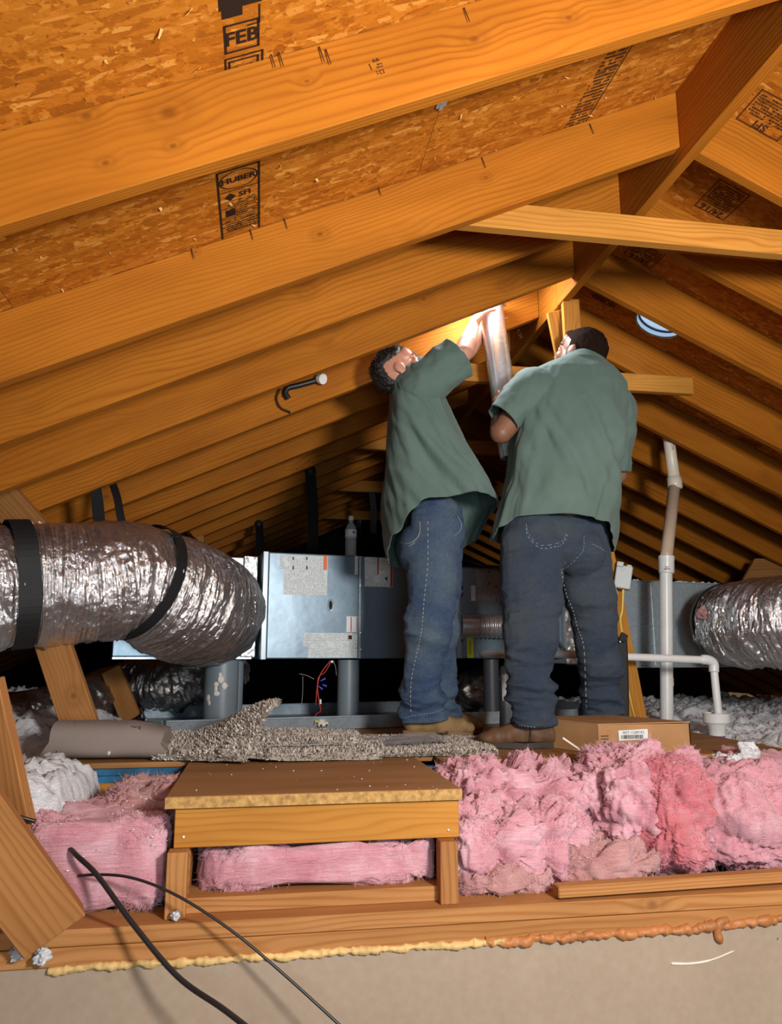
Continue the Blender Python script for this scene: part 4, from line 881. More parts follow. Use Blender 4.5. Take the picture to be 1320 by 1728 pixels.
# ------------------------------------------------------------------ supports and pan
PZ = .004; pan = thing('drain_pan', Vector((.5, 4.2, 0)), 'wide galvanised drain pan under the furnace on the platform', 'pan')
uQ0, uQ1 = fu(256, 1230, -.12), fu(985, 1225, -.12)+.25; D0, D1, PH = -.12, .82, .058
def pan_wall(u0, d0, u1, d1):
    mb = MB(); a, b = F0 + FU*u0 + FN*d0, F0 + FU*u1 + FN*d1; a.z = b.z = PZ; o = (b-a).normalized(); nrm = Vector((o.y, -o.x, 0))
    mb.add([a, b, b+nrm*.02+UP*PH, a+nrm*.02+UP*PH, a+nrm*.003, b+nrm*.003, b+nrm*.023+UP*PH, a+nrm*.023+UP*PH], [(0, 1, 2, 3), (7, 6, 5, 4), (0, 4, 5, 1), (3, 2, 6, 7), (0, 3, 7, 4), (1, 5, 6, 2)])
    mb.tube([a+nrm*.022+UP*PH, b+nrm*.022+UP*PH], .0045, 8); obj('side_wall', mb, M['pan'], pan)
mb = MB(); fbox(mb, uQ0, uQ1, D0, D1, PZ-.001, PZ+.001); obj('base_sheet', mb, M['pan'], pan)
pan_wall(uQ0+.06, D0, uQ1, D0); pan_wall(uQ1, D1, uQ0, D1); pan_wall(uQ0, D1, uQ0, D0+.08); pan_wall(uQ0, D0+.08, uQ0+.06, D0); pan_wall(uQ1, D0, uQ1, D1)
def support(px, off, rpx, label, mat='pvc_grey', extra=None):
    b = fpick(px, 1150, off); b.z = PZ+.002; r = rpx*(b-CAM_P).length/FPX; t = thing('support_pipe', b, label, 'pipe', 'pipe stands under the furnace'); mb = MB()
    mb.lathe([(r, 0), (r, Z0-.006-b.z), (r*.9, Z0-.006-b.z), (r*.9, 0)], b, (0, 0, 1), 32); obj('tube', mb, M[mat], t, sm=True)
    mb = MB(); mb.lathe([(r*1.0, .0), (r*1.05, .002), (r*1.05, .012), (r, .013)], b, (0, 0, 1), 32); obj('base_ring', mb, M[mat], t, sm=True)
    return t, b, r
t, b, r = support(374, .12, 27, 'fat grey pipe stand with white splashes under the furnace end')
for k in range(9):
    a = -1.75 + .5*ns((k, 0, 0), 1.7); mb = MB(); h = .12+.022*k if k < 7 else .2
    c = b + Vector((math.cos(a+.12*k-.5), math.sin(a+.12*k-.5), 0))*r; c.z = b.z + h; tn = Vector((-math.sin(a), math.cos(a), 0)); mb.ell(c, (.009+.004*(k % 3), .0025, .012+.006*(k % 2)), Matrix.Rotation(a+.12*k-.5-math.pi/2, 3, 'Z'), 9, 6); obj('paint_splash', mb, M['caulk'], t, sm='all')
support(401, .22, 9, 'slimmer grey pipe stand close behind the splashed one'); support(588, .10, 18, 'grey pipe stand below the furnace door seam')
support(829, .12, 13, 'dark pipe stand under the coil cabinet', 'pvc_dark')
# float switch clipped to the pan, its wires
sw = thing('float_switch', fpick(543, 1228, -.15), 'small beige float switch with wires clipped on the pan rim', 'switch'); c = fpick(545, 1222, -.147)
mb = MB(); mb.box(c, (.05, .022, .022), FM); mb.box(c+Vector((0, 0, .016))-FU*.006, (.028, .02, .012), FM); fobj('housing', mb, M['caulk'], sw, .003)
for du in (-.012, .015): mb = MB(); mb.lathe([(.0001, .004), (.006, .003), (.006, 0)], c+FU*du-FN*.011-UP*.004, -FN, 12); fobj('screw', mb, M['black'], sw)
mb = MB(); mb.box(c-FU*.03+UP*.014, (.02, .012, .007), FM); fobj('yellow_tie', mb, M['yellow'], sw, .001)
mb = MB(); mb.box(c+FU*.002-FN*.0112+UP*.001, (.016, .001, .005), FM); fobj('rating_plate', mb, M['paper'], sw)
def wire(pts, r, mat, name): mb = MB(); mb.tube([tuple(p) for p in spline(pts, 8)], r, 7); return obj(name, mb, M[mat], sw, sm='all')
wire([fpick(556, 1117, -.01), fpick(541, 1138, -.02), fpick(536, 1160, -.03), fpick(539, 1185, -.03), fpick(541, 1200, -.05), fpick(533, 1206, -.1), fpick(530, 1222, -.14)], .0028, 'red_wire', 'red_wire')
wire([fpick(559, 1117, -.01), fpick(548, 1135, -.01), fpick(537, 1145, -.02), fpick(533, 1190, -.03)], .002, 'red_wire', 'red_wire')
wire([fpick(505, 1137, .02), fpick(518, 1140, .0), fpick(530, 1146, -.02)], .002, 'grey_wire', 'grey_wire'); wire([fpick(511, 1141, .0), fpick(511, 1165, .0), fpick(509, 1192, .0)], .0016, 'grey_wire', 'grey_wire')
wire([fpick(562, 1116, 0), fpick(566, 1124, .01), fpick(568, 1140, .03)], .002, 'grey_wire', 'grey_wire')
for px, py, dx, dy in ((546, 1149, 6, -4), (543, 1158, 4, 5), (549, 1155, 5, 3)): a, b_ = fpick(px-5, py, -.02), fpick(px+dx-3, py+dy, -.02); mb = MB(); mb.cyl(a, b_, .0035, .006, 10); obj('wire_nut', mb, M['blue_nut'], sw, sm=True)
mb = MB(); mb.box(fpick(541, 1184, -.035), (.008, .004, .022), FM); fobj('wire_tag', mb, M['paper'], sw)
mb = MB(); mb.lathe([(.012, 0), (.013, .008), (.008, .012)], fpick(560, 1115, -.0)+UP*0, (0, 0, -1), 12); obj('grommet', mb, M['galv_bright'], sw, sm=True)
# line set loop over the coil cabinet
cable('refrigerant_line', [fpick(700, 935, .3), fpick(775, 944, .1), fpick(812, 953, .03), fpick(850, 958, .03), fpick(900, 962, .06)], .008, 'black refrigerant line running over the coil cabinet top', 'black')
# ================================================================== white pipework on the right
vp_ = thing('vent_pipe', at(1125, 1228, 4.2)*1, 'tall white vent pipe with tan upper bends rising past the trunk duct', 'pipe')
VY = 3.85
A0, A1, A2, A3 = at(1126, 1290, VY), at(1124, 955, VY), at(1139, 815, VY+.09), at(1128, 735, VY+.155)
LOC[vp_.name] = Vector(A0); vp_.location = A0
RP = 11*3.95/FPX
mb = MB(); mb.cyl(A0, A1, RP, RP, 28); obj('lower_pipe', mb, M['pvc'], vp_, sm=True)
mb = MB(); c = at(1126, 1150, VY); mb.lathe([(RP*1.003, -.022), (RP*1.006, 0), (RP*1.003, .022)], c, (0, 0, 1), 28); obj('worn_band', mb, M['pvc_cream'], vp_, sm=True)
mb = MB(); q = at(1125, 968, VY); mb.lathe([(RP, 0), (RP*1.22, .004), (RP*1.22, .07), (RP*1.27, .075), (RP*1.27, .095), (RP, .1)], q, A1-A0, 28); obj('coupling', mb, M['pvc'], vp_, sm=True)
mb = MB(); mb.tube([A1+Vector((0, 0, .03)), A1.lerp(A2, .12)+Vector((0, 0, .015)), A2], RP*.98, 28); obj('upper_pipe', mb, M['pvc_tan'], vp_, sm='all')
dd = (A3-A2).normalized(); mb = MB(); mb.tube([A2-Vector((0, 0, .035)), A2-Vector((0, 0, .03)), A2, A2+dd*.03, A2+dd*.034], [RP, RP*1.22, RP*1.2, RP*1.22, RP], 28); obj('elbow', mb, M['pvc_cream'], vp_, sm='all')
mb = MB(); mb.tube([A2, A3, A3+dd*.13], RP*.95, 28); obj('top_pipe', mb, M['pvc_cream'], vp_, sm='all')
mb = MB(); mp = frame_m(A2.lerp(A3, .72)-Vector((0, RP*1.02, 0)), dd, -SR); text_mb(mb, 'PVC', .018, mp); obj('lettering', mb, M['ink_faint'], vp_)
mb = MB(); mp = frame_m(at(1126, 957, VY-RP*1.23), SR, UP); text_mb(mb, 'NSF', .012, mp); rect(mb, mp, -.014, -.012, .014, -.008); obj('lettering', mb, M['ink_faint'], vp_)
CY = 3.42; RC = 6.6*3.5/FPX; cp = thing('condensate_pipe', at(1210, 1235, CY), 'thin white drain pipe turning down into a stepped white cup', 'pipe')
B0, B1, B2 = at(930, 1103, CY+.05), at(1196, 1114, CY), at(1213, 1208, CY)
mb = MB(); mb.cyl(B0, B1, RC, RC, 22); obj('level_pipe', mb, M['pvc'], cp, sm=True)
e = at(1204, 1115, CY); mb = MB(); ep = spline([at(1185, 1113, CY), at(1196, 1114, CY), at(1204, 1120, CY), at(1205, 1134, CY)], 6); mb.tube([tuple(p) for p in ep], RC*1.3, 22); obj('elbow', mb, M['pvc'], cp, sm='all')
mb = MB(); mb.cyl(at(1204.5, 1125, CY), B2, RC, RC, 22); obj('drop_pipe', mb, M['pvc'], cp, sm=True)
cu = at(1211, 1241, CY); RCu = 22*3.5/FPX; mb = MB(); mb.lathe([(RCu*.62, 0), (RCu*.64, .03), (RCu*.7, .034), (RCu*.72, .045), (RCu*1.0, .06), (RCu*1.02, .096), (RCu*1.04, .1), (RCu*.9, .102), (RCu*.88, .07), (RCu*.3, .06)], cu, (0, 0, 1), 36); obj('cup', mb, M['pvc'], cp, sm=True)
mb = MB(); mb.cyl(cu-Vector((0, 0, .06)), cu, RCu*.56, RCu*.56, 28); obj('primer_ring', mb, M['purple'], cp, sm=True)
DY = 3.55; dr = thing('drain_trap', at(848, 1215, DY), 'grey and white drain stub with a paper label beside the nearer boot', 'pipe')
mb = MB(); mb.tube([tuple(p) for p in spline([at(815, 1104, DY+.1), at(822, 1103, DY+.02), at(848, 1104, DY), at(857, 1106, DY), at(859, 1114, DY)], 6)], 7*3.6/FPX, 20); obj('elbow', mb, M['pvc'], dr, sm='all')
mb = MB(); mb.cyl(at(858, 1110, DY), at(858, 1126, DY), 6.5*3.6/FPX, None, 20); obj('stub', mb, M['pvc'], dr, sm=True)
mb = MB(); mb.cyl(at(855, 1124, DY), at(853, 1226, DY), 10*3.6/FPX, None, 24); obj('drop_pipe', mb, M['pvc_grey'], dr, sm=True)
mb = MB(); p = at(851, 1160, DY-10*3.6/FPX-.002); mb.box(p, (.022, .002, .12)); obj('label', mb, M['print'], dr)
# ------------------------------------------------------------------ things on the ridge post: switch box, yellow cable, black tool bag
bx = at(1052, 975, 3.44); sb = thing('switch_box', bx-UP*.05, 'grey electrical switch box with its cover askew on the leaning stud', 'switch box')
m3 = Matrix.Rotation(R(12), 3, 'Y') @ Matrix.Rotation(R(-25), 3, 'Z')
mb = MB(); mb.box(bx, (.075, .05, .11), m3); obj('box', mb, M['box_grey'], sb, bevel=.004)
mb = MB(); mb.box(at(1033, 985, 3.38), (.012, .075, .12), Matrix.Rotation(R(-18), 3, 'Y') @ Matrix.Rotation(R(-35), 3, 'Z')); obj('cover_plate', mb, M['pvc'], sb, bevel=.003)
mb = MB(); mb.box(at(1047, 952, 3.42), (.03, .012, .022), m3); mb.box(at(1062, 957, 3.43), (.022, .012, .02), m3); obj('lug', mb, M['box_grey'], sb, bevel=.002)
cable('yellow_cable', [at(1052, 995, 3.40), at(1050, 1030, 3.42), at(1047, 1048, 3.43), at(1053, 1090, 3.47), at(1058, 1150, 3.52), at(1066, 1190, 3.56), at(1073, 1216, 3.6)], .0055, 'yellow wire running down the leaning stud from the switch box', 'yellow_cable')
tb = thing('tool_bag', at(1050, 1222, 3.4), 'tall narrow black tool bag standing against the leaning stud', 'bag'); mb = MB()
c0, c1 = at(1046, 1222, 3.42), at(1044, 1075, 3.42); mb.tube([tuple(p) for p in (c0, c0.lerp(c1, .4), c0.lerp(c1, .8), c1)], [1, 1.05, 1, .9], 4, True, (.07, .07, SR)); obj('body', mb, M['web'], tb, bevel=.008)
mb = MB(); mb.box(at(1052, 1076, 3.38), (.035, .012, .04), Matrix.Rotation(.5, 3, 'Y')); obj('flap', mb, M['black'], tb, bevel=.003)
mb = MB(); mb.ell(at(1047, 1083, 3.365), (.005, .003, .005)); obj('snap', mb, M['galv_bright'], tb, sm='all')
# ------------------------------------------------------------------ cardboard box
gA, gB = atz(1013, 1262, .0), atz(1165, 1260, 0)
BY = 2.735; bA, bB = at(1010, 1250, BY), at(1166, 1250, BY); zt = at(1090, 1222, BY).z
cbx = thing('cardboard_box', Vector(((bA.x+bB.x)/2, BY+.1, .001)), 'open-flapped shallow cardboard box with a barcode label behind the pink heap', 'box')
dirx = (bB-bA); dirx.z = 0; Wd = dirx.length; dirx.normalize(); diry = Vector((-.42, .9, 0)).normalized()
def cb(u, v, z): return Vector((bA.x, BY, 0)) + dirx*u + diry*v + UP*z
Dp = .36
mb = MB(); mb.add([cb(0, 0, .002), cb(Wd, 0, .002), cb(Wd, 0, zt), cb(0, 0, zt), cb(0, .004, .002), cb(Wd, .004, .002), cb(Wd, .004, zt), cb(0, .004, zt)], [(0, 1, 2, 3), (7, 6, 5, 4), (3, 2, 6, 7), (0, 3, 7, 4), (1, 5, 6, 2), (0, 4, 5, 1)]); front = obj('front_panel', mb, M['cardboard'], cbx)
mb = MB(); mb.add([cb(0, 0, .002), cb(0, 0, zt), cb(0, Dp, zt), cb(0, Dp, .002), cb(.004, 0, .002), cb(.004, 0, zt), cb(.004, Dp, zt), cb(.004, Dp, .002)], [(0, 1, 2, 3), (7, 6, 5, 4), (1, 5, 6, 2), (0, 4, 5, 1), (3, 2, 6, 7), (0, 3, 7, 4)]); obj('side_panel', mb, M['cardboard'], cbx)
mb = MB(); mb.add([cb(Wd, 0, .002), cb(Wd, 0, zt), cb(Wd, Dp, zt), cb(Wd, Dp, .002), cb(Wd-.004, 0, .002), cb(Wd-.004, 0, zt), cb(Wd-.004, Dp, zt), cb(Wd-.004, Dp, .002)], [(0, 1, 2, 3), (7, 6, 5, 4), (1, 5, 6, 2), (0, 4, 5, 1), (3, 2, 6, 7), (0, 3, 7, 4)]); obj('side_panel', mb, M['cardboard'], cbx)
mb = MB(); mb.add([cb(0, 0, zt), cb(Wd, 0, zt+.003), cb(Wd, Dp, zt+.004), cb(0, Dp, zt+.002), cb(0, 0, zt+.004), cb(Wd, 0, zt+.007), cb(Wd, Dp, zt+.008), cb(0, Dp, zt+.006)], [(0, 1, 2, 3), (7, 6, 5, 4), (0, 4, 5, 1), (1, 5, 6, 2), (2, 6, 7, 3), (3, 7, 4, 0)]); obj('lid', mb, M['cardboard'], cbx)
lc = at(1069, 1240, BY-.003); mb = MB(); mb.box(lc, (.115, .0015, .036), Matrix.Rotation(math.atan2(dirx.y, dirx.x), 3, 'Z') @ Matrix.Rotation(R(-2), 3, 'Y')); lb = obj('label', mb, M['paper'], cbx); child(lb, front)
mb = MB(); ml = frame_m(lc + Vector((-.0, -.0016, .008)), dirx, UP); text_mb(mb, 'SKIT 1120P1P2', .0135, ml); rnd = random.Random(2); x = -.048
while x < .035: w = rnd.choice((.0012, .0022, .003)); rect(mb, ml, x, -.022, x+w, -.008); x += w + rnd.choice((.0012, .0024))
child(obj('label_print', mb, M['ink'], cbx), front)
mb = MB()
for k in range(4): p = at(1021+k*.3, 1242+k*5, BY-.002); mb.box(p, (.03, .001, .003))
child(obj('box_print', mb, M['ink_faint'], cbx), front)
mb = MB(); mb.tube([at(950, 1245, 2.71), at(975, 1262, 2.70), at(1000, 1285, 2.66)], 1, 4, True, (.006, .002, UP)); tag(obj('wood_splinter', mb, M['caulk']), 'pale splinter leaning between the boot and the cardboard box', 'splinter')
# ------------------------------------------------------------------ carpet offcuts
def tufts(mb, pts_n, rnd, L=.012, w=.0026):
    for p, n in pts_n:
        a = n.orthogonal().normalized(); b = n.cross(a); t = rnd.uniform(0, 6.28); s = a*math.cos(t) + b*math.sin(t); l = n*L*rnd.uniform(.6, 1.15) + (a*rnd.uniform(-1, 1)+b*rnd.uniform(-1, 1))*L*.55
        mb.add([p - s*w, p + s*w, p + l*.6 + s*w*.9, p + l + s*w*.3, p + l*.6 - s*w*.9], [(0, 1, 2, 4), (4, 2, 3)])
def carpet_sheet(label, corners, thick, hfun, seed, dens=26000, fold=True, grp='shaggy carpet offcuts'):
    """corners: four ground points; hfun(u,v) the height of its underside"""
    a, b, c, d = [Vector(p) for p in corners]; base = (a+b+c+d)/4; base.z = 0; t = thing('carpet_offcut', base, label, 'carpet', grp); mb = MB(); rnd = random.Random(seed)
    def S(u, v, up):
        p = a.lerp(b, u).lerp(d.lerp(c, u), v); p.z = hfun(u, v) + up + .004*ns(p, 14, seed); e = .012*ns(p, 22, seed+1); return p + Vector((e*(1 if u in (0, 1) else 0), e, 0))
    nu, nv = 26, 14
    vs = [S(i/(nu-1), j/(nv-1), h) for h in (0, thick) for j in range(nv) for i in range(nu)]; o = nu*nv
    fs = [(j*nu+i, j*nu+i+1, (j+1)*nu+i+1, (j+1)*nu+i) for j in range(nv-1) for i in range(nu-1)]; fs += [tuple(q+o for q in f) for f in fs]
    edge = [(i, 0) for i in range(nu)] + [(nu-1, j) for j in range(1, nv)] + [(i, nv-1) for i in range(nu-2, -1, -1)] + [(0, j) for j in range(nv-2, 0, -1)]
    E_ = [j*nu+i for i, j in edge]
    for k in range(len(E_)): p, q = E_[k], E_[(k+1) % len(E_)]; fs.append((p, q, q+o, p+o))
    mb.add(vs, fs); obj('backing', mb, M['carpet_body'], t, sm=True)
    A = (b-a).cross(d-a).length; n = min(9000, int(A*dens)); pn = []
    for _ in range(n):
        u, v = rnd.random(), rnd.random(); p = S(u, v, thick); du = (S(min(1, u+.02), v, thick)-S(max(0, u-.02), v, thick)); dv = (S(u, min(1, v+.02), thick)-S(u, max(0, v-.02), thick)); nn = du.cross(dv).normalized(); nn = nn if nn.z > 0 else -nn; pn.append((p, nn))
    for _ in range(n//4):
        k = rnd.randrange(len(E_)); p = vs[E_[k]].lerp(vs[E_[(k+1) % len(E_)]], rnd.random()) + UP*thick*rnd.random(); out = (p-base); out.z = .3*out.length; pn.append((p, out.normalized()))
    m2 = MB(); tufts(m2, pn, rnd); tag(obj('pile', m2, M['pile'], t, fix=False), kind='stuff'); return t
# rolled remnant, backing side out
rl0, rl1 = at(98, 1258, 2.97), at(275, 1258, 2.93); roll = thing('carpet_roll', (rl0+rl1)/2 - UP*.06, 'folded carpet roll with woven beige backing outward, beside the blue edge', 'carpet')
mb = MB(); zr0 = .002
def rollf(u, v):
    c = rl0.lerp(rl1, v); c.z = 0; h = .125 - .02*smooth(.6, 1, v); w = .12; s = superq(u, .5, 1, .62)
    p = c + Vector((.02*s.y, 0, 0)) + Vector((0, s.x*w, 0)) + UP*(zr0 + h/2 + s.y*h/2*(1-.28*smooth(.5, 1, s.x*.5+.5)))
    p.x += (.075*smooth(.2, -1, s.y) if v > .5 else -.0) * smooth(.6, 1, v) - .02*abs(s.y)*smooth(.2, 0, v)
    return p + Vector((ns(p, 9, 3), ns(p, 9, 4), ns(p, 9, 5)))*.004
mb.grid(rollf, 64, 40, True)
n0 = len(mb.v); mb.f += [tuple(range(63, -1, -1)), tuple(n0-64+k for k in range(64))]
obj('backing', mb, M['carpet_back'], roll, sm=True)
mb = MB(); mt = frame_m(at(226, 1236, 2.835), SR, (0, .35, .9)); text_mb(mb, 'EF', .045, mt @ Matrix.Rotation(-.35, 4, 'Z')); outline(mb, mt, -.012, .012, .02, .02, .002); obj('faded_print', mb, M['ink_faint'], roll)
mb = MB()
for px, py, r in ((185, 1268, .011), (115, 1240, .008), (160, 1236, .009), (250, 1235, .006)): tuft(mb, at(px, py, 2.84 if py > 1250 else 2.9), r, int(px))
tag(obj('lint', mb, M['dust'], roll, sm='all', fix=False), kind='stuff')
def g(px, py, z=0): p = atz(px, py, z); return p
q = lambda px, py, y: Vector((at(px, py, y).x, y, 0))
G = lambda px, py: atz(px, py, 0)
carpet_sheet('shaggy carpet strip propped up behind the others, its end pointing up', [G(258, 1284), G(415, 1292), G(470, 1262), G(275, 1258)], .02, lambda u, v: .006 + .125*smooth(.25, 1.0, u)*smooth(-.1, .75, v) + .03*v, 31)
carpet_sheet('shaggy carpet strip folded over its brown backing, frontmost on the platform', [G(372, 1291), G(640, 1283), G(655, 1256), G(372, 1262)], .026, lambda u, v: .004 + .02*smooth(.5, 0, u), 32)
carpet_sheet('shaggy carpet strip lying beneath the plastic sleeve and tan boot', [G(560, 1281), G(838, 1275), G(812, 1252), G(560, 1248)], .012, lambda u, v: .003, 33)
carpet_sheet('small shaggy carpet scrap on top of the folded strip', [G(385, 1288), G(600, 1276), G(600, 1258), G(440, 1260)], .016, lambda u, v: .052 - .014*u, 34)
mb = MB()
def filmf(u, v): p = G(640, 1275).lerp(G(766, 1268), u).lerp(G(592, 1258).lerp(G(730, 1254), u), v); p.z = .036 + .006*ns(p, 12, 2) + .002*ns(p, 40, 3); return p
mb.grid(filmf, 40, 20); f2 = MB(); f2.grid(lambda u, v: filmf(u, v)+UP*.0035*(1+ns(Vector((u, v, 0)), 6, 8)), 40, 20); mb.add(f2.v, f2.f)
tag(obj('plastic_sleeve', mb, M['film'], None, sm='all', fix=False), 'clear plastic document sleeve lying on the carpet before the tan boot', 'plastic sleeve')
mb = MB(); mb.box(q(500, 1270, 2.80)+UP*.052, (.09, .012, .006)); tag(obj('black_strip', mb, M['black'], None, bevel=.001), 'short black strip lying on the shaggy carpet', 'strip')
# ------------------------------------------------------------------ water bottle on the furnace
wb = fpick(592, 936, .12); wb.z = Z1+.003; bt = thing('water_bottle', wb, 'clear water bottle with a white label standing on the furnace', 'bottle'); H = .2; rb = .031
prof = [(.0001, 0), (rb*.8, .0), (rb, .006)]
for k in range(9): prof.append((rb*(1-.04*(k % 2)), .012+k*.0105))
prof += [(rb, .108), (rb, .148), (rb*.97, .153), (rb*.8, .17), (rb*.5, .185), (rb*.4, .19), (rb*.4, .205)]
mb = MB(); mb.lathe(prof, wb, (0, 0, 1), 28); obj('bottle_body', mb, M['clear'], bt, sm='all')
mb = MB(); mb.lathe([(rb*1.01, .112), (rb*1.012, .113), (rb*1.012, .148), (rb*1.01, .149)], wb, (0, 0, 1), 28); lbo = obj('label', mb, M['paper'], bt, sm=True)
mb = MB(); mb.ell(wb+Vector((.011, -rb*.93, .133)), (.007, .003, .007), None, 12, 8); child(obj('label_emblem', mb, M['blue_nut'], bt), lbo)
mb = MB(); mb.lathe([(rb*.44, .203), (rb*.46, .204), (rb*.46, .222), (rb*.42, .225), (.0001, .225)], wb, (0, 0, 1), 20); obj('cap', mb, M['pvc'], bt, sm=True)
# ------------------------------------------------------------------ black hanger straps further back and the hose clamp with a white cap
def hstrap(pa, ya, pb, yb, w, label, knob=True, extra=None):
    t = thing('hanger_strap', at(*pa, ya), label, 'strap', 'black hanger straps'); mb = MB(); A, B = at(*pa, ya), at(*pb, yb); mb.tube([A, A.lerp(B, .5)+Vector((.01, 0, 0)), B], 1, 4, True, (w, .004, SR)); obj('band', mb, M['web'], t)
    if knob: mb = MB(); mb.ell(A, (w*.55, .02, w*.6)); obj('knot', mb, M['web'], t, sm='all'); mb = MB(); mb.ell(A+Vector((0, -.024, -.01)), (.004, .003, .004), None, 8, 6); obj('nail_head', mb, M['galv_bright'], t)
    if extra: mb = MB(); mb.tube([tuple(p) for p in spline(extra, 6)], 1, 4, True, (w*.5, .004, SR)); obj('loose_tail', mb, M['web'], t)
    return t
hstrap((524, 795), LY[8]-.01, (528, 930), 4.9, .07, 'black strap with a bright nail hanging above the water bottle side of the furnace')
hstrap((310, 885), LY[9]-.01, (308, 925), 4.6, .05, 'tangled black strap behind the bend of the big foil duct', True, [at(313, 892, LY[9]-.02), at(325, 908, 4.6), at(350, 926, 4.5)])
hstrap((437, 885), LY[10]-.01, (437, 940), 5.6, .06, 'dim black strap hanging far behind the plenum box'); hstrap((628, 830), 6.0, (630, 900), 6.0, .05, 'faint black strap hanging from the far collar tie', False)
hk = thing('hose_clip', at(480, 690, LY[4]-.02), 'black curled hose end with a white cap clipped to the fourth rafter', 'hose'); yk = LY[4]-.02
mb = MB(); mb.tube([tuple(p) for p in spline([at(487, 672, yk), at(482, 664, yk), at(486, 655, yk), at(505, 650, yk), at(530, 643, yk), at(542, 640, yk)], 8)], .013, 12); obj('hose', mb, M['black'], hk, sm='all')
mb = MB(); mb.tube([tuple(p) for p in spline([at(474, 655, yk), at(468, 672, yk), at(474, 688, yk), at(490, 696, yk)], 8)], 1, 4, True, (.03, .004, Vector((0, 1, 0)))); obj('clamp', mb, M['steel_nail'], hk)
c = at(538, 639, yk-.01); mb = MB(); mb.lathe([(.0001, 0), (.02, .001), (.024, .012), (.024, .03), (.0001, .03)], c, (.55, -.65, -.25), 24); obj('cap', mb, M['pvc'], hk, sm=True)
# ------------------------------------------------------------------ vent collar in the roof hole
vd = Vector((COSA, 0, -math.sin(ANG))); up_r = -DN_R; vo = deckR0 + vd*hRs + Vector((0, hR.y, 0))
vc = thing('roof_vent', vo, 'round roof vent with a grey collar and daylight showing through', 'vent')
mb = MB(); mb.lathe([(.113, -.004), (.117, .0), (.117, .07), (.111, .07), (.111, 0)], vo, up_r, 48); obj('collar', mb, M['cabinet_trim'], vc, sm=True)
mb = MB(); loop = [vo + (vd*math.cos(t*math.pi/24) + Vector((0, 1, 0))*math.sin(t*math.pi/24))*(.117+.004*ns((t, 0, 0), .7)) - up_r*.004 for t in range(49)]; mb.tube(loop, .0032, 6, False); obj('splintered_rim', mb, M['osb_edge'], vc, sm='all')
mb = MB(); loop = [vo + (vd*math.cos(t*math.pi/24) + Vector((0, 1, 0))*math.sin(t*math.pi/24))*.110 + up_r*.03 for t in range(49)]; mb.tube(loop, .006, 6, False); obj('gasket', mb, M['pvc_dark'], vc, sm='all')
# daylight that falls through the flue opening on the other slope
dl = bpy.data.lights.new('flue_opening_daylight', 'AREA'); dl.shape = 'DISK'; dl.size = .16; dl.energy = 12; dl.color = (.86, .94, 1)
do = bpy.data.objects.new('flue_opening_daylight', dl); COL.objects.link(do); upl = -DN_L; do.location = Vector((hL.x, hL.y, zl(hL.x)+RVERT+.01)); do.rotation_euler = (-upl).to_track_quat('-Z', 'Y').to_euler()
# ------------------------------------------------------------------ flue pipe held by the two men
FY = 3.24; FT, FB = at(826, 500, FY+.02), at(862, 752, FY); RF = .056
flue = thing('flue_pipe', FB, 'straight shiny flue pipe held up between the two men', 'pipe')
mb = MB(); mb.cyl(FB, FT, RF, RF, 40); obj('tube', mb, M['galv_bright'], flue, sm=True)
ax = (FT-FB).normalized(); sd = (SR*-.55 - SF*.83); sd = (sd-ax*sd.dot(ax)).normalized(); mb = MB(); mb.tube([FB+sd*(RF+.001), FT+sd*(RF+.001)], 1, 4, True, (.007, .003, ax.cross(sd))); obj('lock_seam', mb, M['galv'], flue)
mb = MB(); prof = []; nn = 48
def crimp(u, v): t = 2*math.pi*u; a = sd; b = ax.cross(sd); r = RF*(1-.07*v) + .0028*math.sin(16*t)*smooth(0, .3, v); return FB - ax*(.055*v) + (a*math.cos(t)+b*math.sin(t))*r
mb.grid(crimp, 96, 6, True); obj('crimped_end', mb, M['galv_bright'], flue, sm='all')
mb = MB(); mb.lathe([(RF+.0005, 0), (RF+.003, .003), (RF+.003, .008), (RF+.0005, .011)], FB+ax*.005, ax, 40); obj('stop_bead', mb, M['galv_bright'], flue, sm=True)
